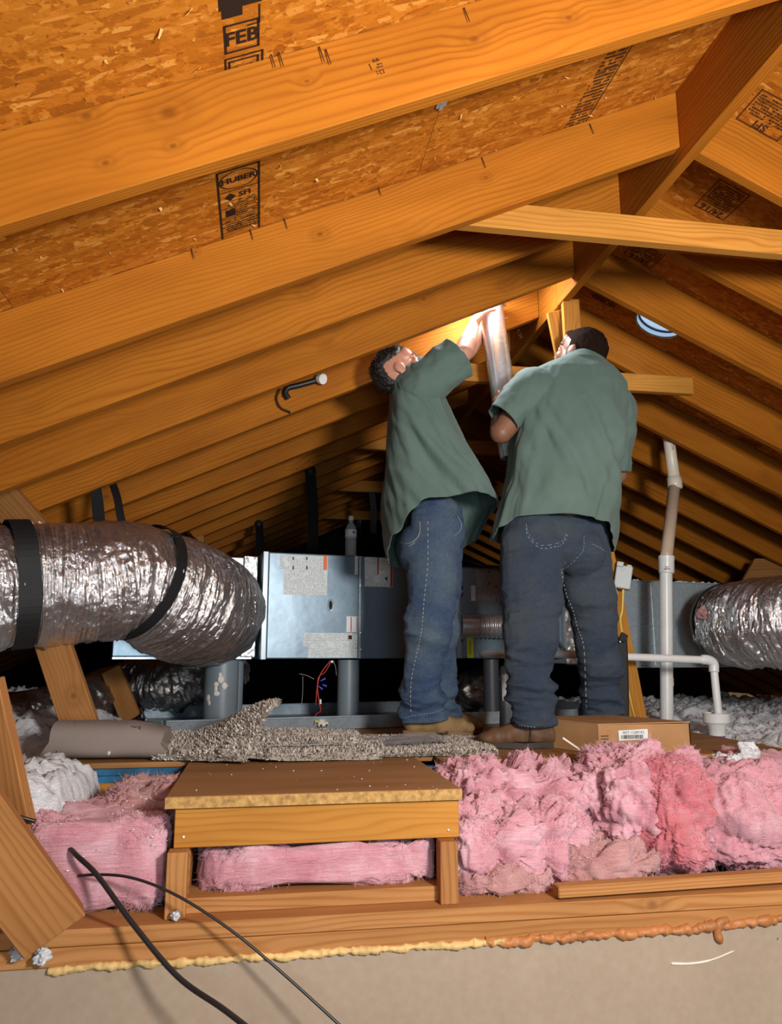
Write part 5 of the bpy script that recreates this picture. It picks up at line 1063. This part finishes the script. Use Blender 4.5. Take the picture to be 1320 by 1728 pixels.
# ================================================================== the two men
from mathutils.bvhtree import BVHTree
def kpx(px, py, Y): d = ray(px, py); return (Y/d.y)/FPX              # metres per photo pixel at that place
def interp(rows, y):
    if y <= rows[0][0]: return rows[0][1:]
    for a, b in zip(rows, rows[1:]):
        if y <= b[0]:
            t = (y-a[0])/(b[0]-a[0]); return tuple(lerp(p, q, t) for p, q in zip(a[1:], b[1:]))
    return rows[-1][1:]
def angle_curve(tab):
    def f(t):
        t %= 360
        for (a, ya), (b, yb) in zip(tab, tab[1:]):
            if t <= b: s = (t-a)/(b-a); s = s*s*(3-2*s); return lerp(ya, yb, s)
        return tab[-1][1]
    return f
def hand(mb, wrist, fdir, palm, side, curl=(20, 30, 25), spread=.25, scale=1.0, thumb=35):
    """five fingers; fdir along the hand, palm = way the palm faces, side = vector towards the thumb"""
    f = Vector(fdir).normalized(); pn = Vector(palm); pn = (pn-f*pn.dot(f)).normalized(); sd = Vector(side); sd = (sd-f*sd.dot(f)-pn*sd.dot(pn)).normalized(); w = Vector(wrist); s = scale
    mb.cap(w, .027*s, w+f*.03*s, .030*s); m = Matrix((sd, pn, f)).transposed()
    mb.ell(w+f*.052*s, (.042*s, .017*s, .052*s), m); mb.ell(w+f*.045*s+sd*.028*s+pn*.008*s, (.018*s, .016*s, .032*s), m)
    for off, L, dn in ((.031, .072, 0), (.0105, .082, .004), (-.0105, .076, .002), (-.031, .060, -.006)):
        p = w + f*(.092+dn)*s + sd*off*s; d = (f + sd*off*spread*8).normalized(); pr = p-f*.02*s; r = .0098*s; mb.cap(pr, .0115*s, p, .0108*s, 10)
        for seg, (fr, cu) in enumerate(zip((.46, .31, .23), curl)):
            d = (Matrix.Rotation(R(cu), 3, d.cross(pn).normalized()) @ d).normalized(); q = p + d*L*fr*s; mb.cap(p, r, q, r*.93, 10); p = q; r *= .93
    p = w + f*.028*s + sd*.036*s + pn*.006*s; d = (f*.75 + sd*.62 + pn*.25).normalized(); r = .0125*s
    for fr, cu in ((.038, 0), (.032, thumb), (.026, thumb*.6)):
        d = (Matrix.Rotation(R(cu), 3, d.cross((pn*.8-sd*.6).normalized()).normalized()) @ d).normalized(); q = p + d*fr*s; mb.cap(p, r, q, r*.88, 10); p = q; r *= .88
def head_parts(mb, m):
    """m: matrix head-local (x right, y face, z up) -> attic"""
    r3 = m.to_3x3(); E = lambda c, r: mb.ell(m @ Vector(c), r, r3, 24, 16)
    E((0, -.012, .030), (.076, .097, .086)); E((0, .030, -.028), (.063, .062, .074)); E((0, .042, -.072), (.050, .046, .036)); E((0, .076, -.094), (.022, .018, .017))
    E((0, .083, .026), (.047, .013, .011)); E((0, .058, .050), (.058, .035, .04))
    for s in (-1, 1):
        E((s*.040, .060, -.022), (.024, .026, .026)); E((s*.047, .012, -.07), (.017, .04, .03)); E((s*.010, .100, -.036), (.008, .009, .007)); E((s*.078, -.004, -.004), (.008, .020, .030)); E((s*.082, -.012, .004), (.006, .016, .023)); E((s*.078, .004, -.028), (.006, .010, .010))
        E((s*.032, .078, .004), (.0165, .012, .012))
    c = lambda a, ra, b, rb: mb.cap(m @ Vector(a), ra, m @ Vector(b), rb)
    c((0, .092, .012), .0085, (0, .111, -.028), .0125)
    E((0, .091, -.055), (.024, .012, .006)); E((0, .090, -.065), (.021, .012, .007))
def finish_head(person, body_mb, m, hair_mask, hairmat, lift, seed, fringe=0, res=None):
    inv = m.inverted(); r3 = m.to_3x3()
    # hair: a grown-out copy of the scalp
    me = mesh_of(body_mb, 'tmp', None); nr = [v.normal.copy() for v in me.vertices]; bpy.data.meshes.remove(me)
    wt = [hair_mask(inv @ v) for v in body_mb.v]; keep = [f for f in body_mb.f if min(wt[i] for i in f) > 0]; idx = {}; h = MB()
    for f in keep:
        nf = []
        for i in f:
            if i not in idx:
                idx[i] = len(h.v); p = body_mb.v[i]; L = smooth(0, 1, min(1, wt[i])); q = inv @ p
                tx = 1 + .55*ns(Vector((q.x*70, q.y*26, q.z*26)), 1, seed) + .5*ns(q, 90, seed+1); h.v.append(p + nr[i]*(-.001 + .0015*min(1, L*4) + L*lift*max(.3, tx)))
            nf.append(idx[i])
        h.f.append(tuple(nf))
    hr = obj('hair', h, hairmat, person, sm='all', fix=False)
    rnd = random.Random(seed)
    if fringe:
        k = MB()
        for _ in range(fringe):
            v = h.v[rnd.randrange(len(h.v))]; q = inv @ v
            if q.z < .02 and rnd.random() < .6: continue
            d = (r3 @ Vector((rnd.uniform(-.5, .5), rnd.uniform(.0, .9), rnd.uniform(.2, .9)))).normalized(); n0 = (v - (m @ Vector((0, -.01, .03)))).normalized(); d = (d*.7+n0*.75).normalized(); L = rnd.uniform(.008, .018)
            k.tube([v-n0*.004, v+d*L*.5, v+d*L*.8+Vector((0, 0, -.003))], [.0022, .0016, .0004], 4, False)
        child(tag(obj('hair_locks', k, hairmat, person, fix=False), kind='stuff'), hr)
    for s in (-1, 1):
        mb = MB(); mb.ell(m @ Vector((s*.032, .0815, .004)), (.0115, .0095, .0078), r3, 14, 10); eye = obj('eye', mb, M['eye'], person, sm='all')
        mb = MB(); mb.ell(m @ Vector((s*.032, .0895, .005)), (.005, .0025, .005), r3, 10, 8); child(obj('iris', mb, M['pupil'], person, sm='all'), eye)
        mb = MB(); mb.tube([m @ Vector((s*(.014), .0945, .024)), m @ Vector((s*.032, .0935, .030)), m @ Vector((s*.050, .080, .024))], [.003, .0038, .002], 6); obj('eyebrow', mb, hairmat, person, sm='all')
    mb = MB(); mb.tube([m @ Vector((-.022, .0985, -.060)), m @ Vector((-.008, .1045, -.057)), m @ Vector((.008, .1045, -.057)), m @ Vector((.022, .0985, -.060))], [.0015, .0035, .0035, .0015], 8); obj('mouth', mb, M['lip'], person, sm='all')
def torso_shirt(person, rows, hem, ytop, seed, front, amp=.012, ex=.85, res=(120, 90), twist=0, fold_dir=(0, 0), extra=None):
    mb = MB()
    def pw(x): return math.copysign(abs(x)**ex, x)
    def fn(u, v):
        th = 2*math.pi*u; y = lerp(hem(math.degrees(th)), ytop, v); x0, x1, hy, Y = interp(rows, y); xc = (x0+x1)/2; c = at(xc, y, Y); k = kpx(xc, y, Y)
        dirn = SR*((x1-x0)/2*k*pw(math.cos(th))) + SF*(hy*pw(math.sin(th))); n = dirn.normalized(); p = c + dirn
        w = 1-v
        fold = ridged(Vector((th*1.15 + fold_dir[0]*p.z, p.z*1.1, seed)), 1.15, seed, 3)-.4          # folds run mostly down the cloth
        fine = ns(Vector((th*3.2+fold_dir[1]*p.z*3, p.z*5, seed+3)), 1, seed)
        d = amp*(.45+.75*w)*fold + amp*.35*fine
        d *= smooth(1.0, .86, v)
        if extra: d += extra(th, y, p)
        return p + n*d
    mb.grid(fn, res[0], res[1], True); o = obj('shirt', mb, M['shirt'], person, sm='all', fix=False); s = o.modifiers.new('thickness', 'SOLIDIFY'); s.thickness = .003; s.offset = 1; return o, mb
def sleeve(person, pts, seed, amp=.008, name='sleeve', sub=None, ex=0):
    """pts: (Vector, radius) from inside the shoulder to the hem"""
    S = spline([(*p, r) for p, r in pts], 10); mb = MB(); C = [Vector(p[:3]) for p in S]; k = len(C); prev = UP; fr = []
    for i in range(k):
        t = (C[min(i+1, k-1)]-C[max(i-1, 0)]).normalized(); a = prev - t*prev.dot(t)
        a = a.normalized() if a.length > .05 else t.orthogonal().normalized(); prev = a; fr.append((a, t.cross(a)))
    def fn(u, v):
        i = min(int(v*(k-1)), k-2); f = v*(k-1)-i; c = C[i].lerp(C[i+1], f); r = lerp(S[i][3], S[i+1][3], f); w = fr[i][0]*math.cos(2*math.pi*u) + fr[i][1]*math.sin(2*math.pi*u)
        p = c + w*r; return p + w*(amp*(ridged(Vector((u*5, v*2.2, seed)), .9, seed, 3)-.4)*smooth(0, .3, v))
    mb.grid(fn, 64, 40, True); o = obj(name, mb, M['shirt'], person, sm='all', fix=False); s = o.modifiers.new('thickness', 'SOLIDIFY'); s.thickness = .003; s.offset = 1
    loop = [mb.v[39*64+j] for j in range(64)]; hm = MB(); inn = [mb.v[35*64+j] + (mb.v[35*64+j]-C[-1]).normalized()*.0008 for j in range(64)]; hm.tube(inn+[inn[0]], .0011, 5, False); child(obj('hem_stitch', hm, M['shirt'], person), o); return o, mb
def caster(*mbs):
    bvs = [BVHTree.FromPolygons([tuple(v) for v in q.v], q.f) for q in mbs]
    def f(px, py, lift=.001):
        d = ray(px, py).normalized(); best = None
        for b in bvs:
            h = b.ray_cast(CAM_P, d)
            if h[0] is not None and (best is None or h[3] < best[1]): best = (h[0], h[3], h[1])
        if best is None: return None
        return best[0] - d*lift
    return f
def stitch(person, part, cast, pts, r, mat, name, n=10, dash=False):
    P = [cast(*p[:2], r*.8) for p in [tuple(q) for q in spline([(a, b, 0) for a, b in pts], n)]]; P = [p for p in P if p is not None]
    if len(P) < 3: return
    mb = MB()
    if dash:
        for a, b in zip(P[::2], P[1::2]): mb.tube([a, b], r, 4)
    else: mb.tube(P, r, 5)
    return child(obj(name, mb, M[mat], person), part)
def boot(person, heel, toe, width, shaft_top, leather, sole, seed, lace=True, ankle_lean=Vector((0, 0, 0)), grp='boot'):
    heel, toe = Vector(heel), Vector(toe); f = toe-heel; L = f.length; f.normalize(); l = UP.cross(f); m = Matrix((f, l, UP)).transposed(); P = lambda x, y, z: heel + f*x*L + l*y*width + UP*z
    mb = MB()
    for x, r, z, ry in ((.12, .045, .055, .40), (.30, .05, .055, .40), (.5, .05, .05, .40), (.68, .042, .045, .45), (.82, .038, .042, .46), (.92, .026, .036, .38)): mb.ell(P(x, 0, z), (L*.14, width*ry, r), m)
    mb.cap(P(.20, 0, .06), width*.42, P(.22, 0, shaft_top)+ankle_lean, width*.44); mb.cap(P(.28, 0, .09), width*.38, P(.62, 0, .055), width*.36)
    fz_ = fuse(mb, .006, 4, disp=lambda v, n: .0025*fbm(v, 26, 2, seed)); fz_.v = [Vector((v.x, v.y, max(v.z, heel.z+.012))) for v in fz_.v]
    b = obj('boot', fz_, leather, person, sm='all', fix=False)
    out = []
    for k in range(36):
        t = 2*math.pi*k/36; x = .5+.53*math.cos(t); wv = .47*(1-.10*math.cos(t)**2)*(1+.10*math.sin((x-.25)*5)); out.append(P(x, math.sin(t)*wv if abs(math.sin(t)) < 1 else wv, .0))
    sm_ = MB(); sm_.prism(out, (0, 0, .001), (0, 0, .026)); child(obj('sole', sm_, sole, person, bevel=.003), b)
    if lace:
        for k in range(3):
            x = .38+.09*k; mm = MB(); arc = [P(x+.02*math.sin(a), math.cos(a)*.33, .105-.022*k+.02*math.sin(a)) for a in [math.pi*j/8 for j in range(9)]]; mm.tube(arc, .0028, 6, False); child(obj('lace', mm, M['lace'], person), b)
    else:
        mm = MB(); arc = [P(.40, math.cos(a)*.47, .03+.075*math.sin(a)) for a in [math.pi*j/12 for j in range(13)]]; mm.tube(arc, .0022, 6, False); child(obj('side_seam', mm, sole, person), b)
    return b
def collar(person, c, axis, r, h, gap_dir, part, tiltf=.7):
    ax = Vector(axis).normalized(); g_ = Vector(gap_dir); g_ = (g_-ax*g_.dot(ax)).normalized(); s = ax.cross(g_); mb = MB()
    def fn(u, v):
        t = lerp(.22, 2*math.pi-.22, u); n = g_*math.cos(t)+s*math.sin(t)
        if v < .5: q = v*2; return c + n*(r*(1+.05*q)) + ax*h*q
        q = (v-.5)*2; return c + n*(r*(1.05+.26*q)) + ax*(h*(1-.85*q) - .006*math.cos(t))
    mb.grid(fn, 48, 11); o = obj('collar', mb, M['shirt'], person, sm='all', fix=False); md = o.modifiers.new('thickness', 'SOLIDIFY'); md.thickness = .002; return child(o, part)

# ------------------------------------------------------------------ man A: facing right, arm raised, head tilted back
def man_left():
    Yc = 3.22; pr = thing('person', at(730, 1245, 3.32)*1, 'person in green shirt, jeans and tan boots reaching up with head tilted back', 'person'); LOC[pr.name].z = 0; pr.location = LOC[pr.name]
    hc = at(677, 630, 3.14); fwd = (SR*.80 - SF*.02 + UP*.60).normalized(); upv = (UP*.8 - SR*.6); rgt = fwd.cross(upv).normalized(); upv = rgt.cross(fwd)
    hm = Matrix((rgt, fwd, upv)).transposed().to_4x4(); hm.translation = hc
    body = MB(); head_parts(body, hm)
    nb = at(694, 662, 3.19); body.cap(hm @ Vector((0, -.022, -.05)), .056, nb, .06)
    pel = at(738, 900, 3.26); chest = at(704, 700, 3.22); body.chain([(nb, .06), (chest, .09), (at(718, 800, 3.24), .085), (pel, .09)])
    sh = at(704, 652, 3.10); el = at(782, 596, 3.05); wr = at(799, 551, 3.20)
    sl = at(708, 655, 3.33); ell_ = at(792, 590, 3.31); wl = at(815, 548, 3.315)
    body.chain([(nb, .06), (sh, .055), (sh.lerp(el, .55), .050), (el, .041)]); body.chain([(el, .041), (el.lerp(wr, .35), .042), (wr, .027)])
    body.chain([(nb, .06), (sl, .055), (sl.lerp(ell_, .55), .048), (ell_, .040)]); body.chain([(ell_, .040), (ell_.lerp(wl, .35), .040), (wl, .026)])
    hand(body, wr, (UP*.9+SR*.30+SF*.15), (SR+SF*.35), (-SF*1.0-SR*.1), (18, 28, 20), .2, .92, 30)
    hand(body, wl, (UP*.85+SR*.5-SF*.2), (SR*.8-SF*.6), (SF+SR*.2), (18, 28, 20), .2, .92, 30)
    for hx, hyv, kx, ky, kY, ax_, ay, aY in ((735, 910, 722, 1060, 3.20, 712, 1205, 3.29), (745, 910, 742, 1060, 3.38, 742, 1195, 3.50)):
        body.chain([(at(hx, hyv, kY), .07), (at(kx, ky, kY), .05), (at(ax_, ay, aY), .035)])
    bm_ = fuse(body, .0052, 3); bo = obj('body', bm_, M['skin'], pr, sm='all', fix=False)
    def mask(q):            # hair: crown and back of the skull, faded over the temple
        if (q - Vector((0, -.01, .03))).length > .135: return 0
        top = smooth(.045, .075, q.z - .50*max(0, q.y-.02)); side = smooth(.048, .064, abs(q.x)); back = smooth(-.035, -.075, q.y)*smooth(-.085, -.05, q.z)
        low = side*smooth(.062, .035, q.z)*smooth(-.075, -.045, q.y)                     # clipped short round the ear and temple
        return max(0, max(top, back) - low - .05)
    finish_head(pr, bm_, hm, mask, M['hair'], .013, 5, 200)
    # jeans
    j = MB()
    nearl = [(at(736, 872, 3.20), .105), (at(733, 925, 3.18), .108), (at(729, 1000, 3.18), .100), (at(723, 1065, 3.19), .092), (at(716, 1130, 3.24), .086), (at(714, 1190, 3.29), .084), (at(716, 1214, 3.30), .086)]
    farl = [(at(744, 872, 3.33), .100), (at(742, 925, 3.35), .105), (at(740, 1000, 3.37), .096), (at(738, 1065, 3.39), .088), (at(736, 1130, 3.44), .082), (at(738, 1190, 3.49), .082), (at(740, 1206, 3.50), .09)]
    j.chain(nearl, 18); j.chain(farl, 18); j.ell(at(737, 900, 3.26), (.118, .17, .12)); j.ell(at(700, 925, 3.26), (.075, .15, .10))
    za, zb = at(716, 1214, 3.3).z, at(736, 872, 3.2).z
    def jd(v, n):
        t = (v.z-za)/(zb-za); lowf = smooth(.32, .05, t) + .5*math.exp(-((t-.5)/.1)**2)
        return (.019*lowf+.007)*(ridged(Vector((v.x*.5+v.z*.35, v.y*.5, v.z*1.15)), 7.5, 3, 3)-.45) + .004*ns(v, 9, 2)
    jm = fuse(j, .0085, 5, disp=jd); zh = za-.006
    jm.v = [Vector((v.x, v.y, max(v.z, zh + .012*ns(v, 8, 4)))) for v in jm.v]; jo = obj('jeans', jm, M['denim'], pr, sm='all', fix=False); cj = caster(jm)
    stitch(pr, jo, cj, [(722, 880), (722, 950), (716, 1010), (712, 1060), (704, 1100), (694, 1150), (693, 1205)], .0016, 'thread', 'side_seam', 14, True)
    stitch(pr, jo, cj, [(684, 1211), (705, 1206), (730, 1203), (750, 1196)], .0016, 'thread_blue', 'hem_stitch', 10, True)
    stitch(pr, jo, cj, [(674, 916), (690, 917), (704, 908), (709, 893), (708, 880)], .0015, 'thread', 'pocket_stitch', 8); stitch(pr, jo, cj, [(690, 922), (700, 916)], .0015, 'thread', 'pocket_stitch', 8)
    stitch(pr, jo, cj, [(773, 872), (779, 885), (777, 895), (768, 903)], .0015, 'thread_blue', 'pocket_stitch', 8)
    # shirt
    rows = [(600, 690, 716, .055, 3.17), (622, 680, 720, .085, 3.18), (640, 670, 727, .155, 3.20), (658, 664, 738, .195, 3.21), (690, 662, 752, .205, 3.22), (750, 660, 777, .205, 3.23), (800, 657, 803, .205, 3.24), (850, 653, 830, .21, 3.25), (900, 655, 818, .215, 3.26), (950, 662, 800, .22, 3.26)]
    hem = angle_curve([(0, 868), (40, 905), (80, 940), (130, 950), (180, 948), (225, 912), (262, 858), (300, 846), (330, 850), (360, 868)])
    def diag(th, y, p):     # long diagonal pulls from the armpit to the back hem
        nearside = smooth(-.2, -.8, math.sin(th)); s = (p.dot(SR)*1.0 + p.z*.62); return nearside*.022*(ridged(Vector((s*1.0, .3*p.z, 2)), 9, 31, 2)-.4)*smooth(660, 720, y)
    so, sm1 = torso_shirt(pr, rows, hem, 612, 12, 0, .020, .82, (150, 110), 0, (2.2, .6), diag)
    sl1, sm2 = sleeve(pr, [(at(692, 668, 3.12), .085), (at(715, 652, 3.08), .092), (at(742, 629, 3.06), .090), (at(773, 604, 3.05), .086)], 3, .012); child(sl1, so)
    sl2, _ = sleeve(pr, [(at(696, 668, 3.34), .095), (at(718, 650, 3.37), .10), (at(748, 626, 3.34), .086), (at(778, 602, 3.32), .070)], 4, .010); child(sl2, so)
    collar(pr, at(694, 634, 3.17), (hm @ Vector((0, 0, 0)) - nb) + SR*.05, .070, .04, SR*1.0+UP*.3, so)
    cs = caster(sm1, sm2)
    stitch(pr, so, cs, [(690, 640), (702, 657), (716, 668), (735, 678)], .0013, 'shirt', 'armhole_seam', 8); stitch(pr, so, cs, [(738, 685), (744, 720), (750, 760), (760, 800), (768, 840)], .0016, 'shirt', 'side_seam', 10)
    # boots
    boot(pr, at(683, 1243, 3.30)*1, at(795, 1243, 3.33), .105, .15, M['boot_tan'], M['sole_tan'], 3)
    boot(pr, at(712, 1237, 3.50), at(812, 1237, 3.53), .105, .14, M['boot_tan'], M['sole_tan'], 4)
    return pr
# ------------------------------------------------------------------ man B: back to the camera, face turned to the pipe
def man_right():
    pr = thing('person', at(930, 1250, 3.0), 'person in green shirt and dark jeans seen from behind, head turned to the pipe', 'person'); LOC[pr.name].z = 0; pr.location = LOC[pr.name]
    hc = at(979, 600, 3.05); fwd = (-SR*.66 + SF*.62 + UP*.42).normalized(); upv = (UP*.8 + SR*.35 - SF*.30); rgt = fwd.cross(upv).normalized(); upv = rgt.cross(fwd)
    hm = (Matrix((rgt, fwd, upv)).transposed()*1.06).to_4x4(); hm.translation = hc
    body = MB(); head_parts(body, hm); nb = at(979, 640, 3.02); body.cap(hm @ Vector((0, -.03, -.045)), .062, nb, .068)
    chest = at(965, 700, 3.02); pel = at(940, 905, 3.0); body.chain([(nb, .065), (chest, .10), (at(955, 800, 3.02), .11), (pel, .11)])
    sl = at(900, 660, 3.02); el = at(846, 730, 3.00); wl = at(848, 684, 3.185)
    sr = at(1042, 690, 3.03); er = at(1042, 800, 3.12); wr = at(935, 765, 3.27)
    body.chain([(nb, .065), (sl, .062), (sl.lerp(el, .5), .056), (el, .048)]); body.chain([(el, .048), (el.lerp(wl, .35), .047), (wl, .031)])
    body.chain([(nb, .065), (sr, .062), (sr.lerp(er, .5), .055), (er, .045)]); body.chain([(er, .045), (er.lerp(wr, .35), .044), (wr, .030)])
    hand(body, wl+Vector((-.012, 0, 0)), (UP*.62-SR*.10+SF*.55), (SR*.75+SF*.25), (UP*.4-SF*.6), (15, 32, 30), .1, .95, 25)
    hand(body, wr, (-SR*.85+UP*.25+SF*.1), (SF+UP*.2), UP, (15, 30, 30), .2, .95, 25)
    for hx, kx, ky, kY, ax_, ay, aY in ((895, 892, 1085, 2.93, 903, 1215, 2.95), (985, 1008, 1085, 3.08, 1018, 1205, 3.20)):
        body.chain([(at(hx, 930, 3.0), .085), (at(kx, ky, kY), .055), (at(ax_, ay, aY), .04)])
    bm_ = fuse(body, .0052, 3); obj('body', bm_, M['skin_dark'], pr, sm='all', fix=False)
    def mask(q):
        if (q - Vector((0, -.01, .03))).length > .13: return 0
        top = smooth(.03, .06, q.z - .55*max(0, q.y-.01)); back = smooth(.03, -.01, q.y)*smooth(-.075, -.045, q.z)
        ear = smooth(.0, .01, abs(q.x)-.077)*smooth(.04, .03, q.z)*smooth(-.04, -.03, q.y); return max(0, max(top, back)*1.3 - 1.6*ear)
    finish_head(pr, bm_, hm, mask, M['hair_short'], .005, 9)
    j = MB()
    Ll = [(at(898, 905, 2.99), .125), (at(898, 960, 2.97), .124), (at(897, 1020, 2.95), .118), (at(897, 1080, 2.93), .108), (at(896, 1140, 2.93), .084), (at(896, 1190, 2.94), .076), (at(897, 1219, 2.95), .080)]
    Rl = [(at(980, 905, 3.02), .118), (at(988, 960, 3.03), .106), (at(1000, 1020, 3.05), .096), (at(1008, 1080, 3.07), .088), (at(1014, 1140, 3.12), .080), (at(1017, 1190, 3.18), .074), (at(1018, 1215, 3.20), .076)]
    j.chain(Ll, 18); j.chain(Rl, 18); j.ell(at(938, 905, 3.02), (.195, .145, .13)); j.ell(at(905, 925, 2.97), (.11, .12, .115)); j.ell(at(978, 930, 2.98), (.10, .115, .11))
    za, zb = at(897, 1219, 2.95).z, at(898, 905, 2.99).z
    def jd(v, n):
        t = (v.z-za)/(zb-za); lowf = smooth(.5, .1, t)*.9 + .5*math.exp(-((t-.62)/.08)**2)
        return (.022*lowf+.006)*(ridged(Vector((v.x*.45-v.z*.25, v.y*.45, v.z*1.2)), 8.5, 13, 3)-.45) + .004*ns(v, 9, 12)
    jm = fuse(j, .0085, 4, disp=jd); zh = za-.008; jm.v = [Vector((v.x, v.y, max(v.z, zh + .006*ns(v, 8, 4)))) for v in jm.v]; jo = obj('jeans', jm, M['denim_dark'], pr, sm='all', fix=False); cj = caster(jm)
    stitch(pr, jo, cj, [(888, 884), (891, 905), (912, 925), (935, 923), (950, 918), (959, 898)], .0015, 'thread_blue', 'pocket_stitch', 6, True); stitch(pr, jo, cj, [(889, 888), (893, 902), (913, 920), (948, 914), (956, 898)], .0012, 'thread_blue', 'pocket_stitch', 6, True)
    stitch(pr, jo, cj, [(986, 905), (985, 925), (980, 935), (960, 955), (945, 963)], .0014, 'thread_blue', 'yoke_seam', 8, True); stitch(pr, jo, cj, [(1000, 918), (1012, 924), (1026, 934)], .0014, 'thread_blue', 'pocket_stitch', 6, True)
    stitch(pr, jo, cj, [(863, 1222), (890, 1226), (915, 1228), (932, 1228)], .0016, 'thread_blue', 'hem_stitch', 10, True); stitch(pr, jo, cj, [(948, 965), (955, 1000), (967, 1030), (975, 1060), (985, 1090), (988, 1150), (990, 1200)], .0015, 'thread', 'inseam', 10, True)
    rows = [(592, 966, 1004, .05, 3.03), (604, 955, 1010, .07, 3.03), (618, 920, 1024, .095, 3.03), (632, 893, 1037, .12, 3.03), (655, 880, 1052, .14, 3.03), (690, 874, 1057, .15, 3.03), (740, 868, 1050, .155, 3.03), (800, 861, 1041, .16, 3.03), (850, 849, 1042, .165, 3.02), (900, 836, 1036, .165, 3.01), (930, 832, 1030, .165, 3.0)]
    hem = angle_curve([(0, 930), (60, 915), (120, 905), (180, 910), (205, 896), (230, 882), (270, 880), (305, 890), (335, 915), (360, 930)])
    def folds(th, y, p):    # pulls that fan out from the raised arm's armpit down the back
        near = smooth(-.1, -.7, math.sin(th)); s = (p.dot(SR)*1.0 + p.z*.34); return near*.022*(ridged(Vector((s, .22*p.z, 5)), 8.0, 41, 2)-.4)*smooth(640, 700, y)*smooth(900, 820, y)
    so, sm1 = torso_shirt(pr, rows, hem, 604, 22, 0, .016, .80, (150, 110), 0, (-.9, .3), folds)
    s1, m1 = sleeve(pr, [(at(918, 662, 3.03), .100), (at(897, 664, 3.01), .100), (at(874, 684, 3.0), .082), (at(850, 709, 3.0), .070)], 7, .010); child(s1, so)
    s2, m2 = sleeve(pr, [(at(1028, 672, 3.04), .090), (at(1037, 700, 3.05), .086), (at(1038, 745, 3.09), .076), (at(1037, 796, 3.12), .066)], 8, .010); child(s2, so)
    collar(pr, at(983, 621, 3.035), (UP + SR*.10 + SF*.05), .080, .050, -SR*.75+SF*.6, so)
    cs = caster(sm1, m1, m2); stitch(pr, so, cs, [(928, 624), (918, 640), (905, 665), (896, 685), (888, 708)], .0013, 'shirt', 'armhole_seam', 8)
    boot(pr, at(943, 1262, 2.96), at(814, 1262, 2.99), .108, .15, M['boot_brown'], M['sole_brown'], 5, False)
    boot(pr, at(1022, 1236, 3.12), at(1008, 1222, 3.40), .108, .14, M['boot_brown'], M['sole_brown'], 6, False)
    return pr
man_left(); man_right()
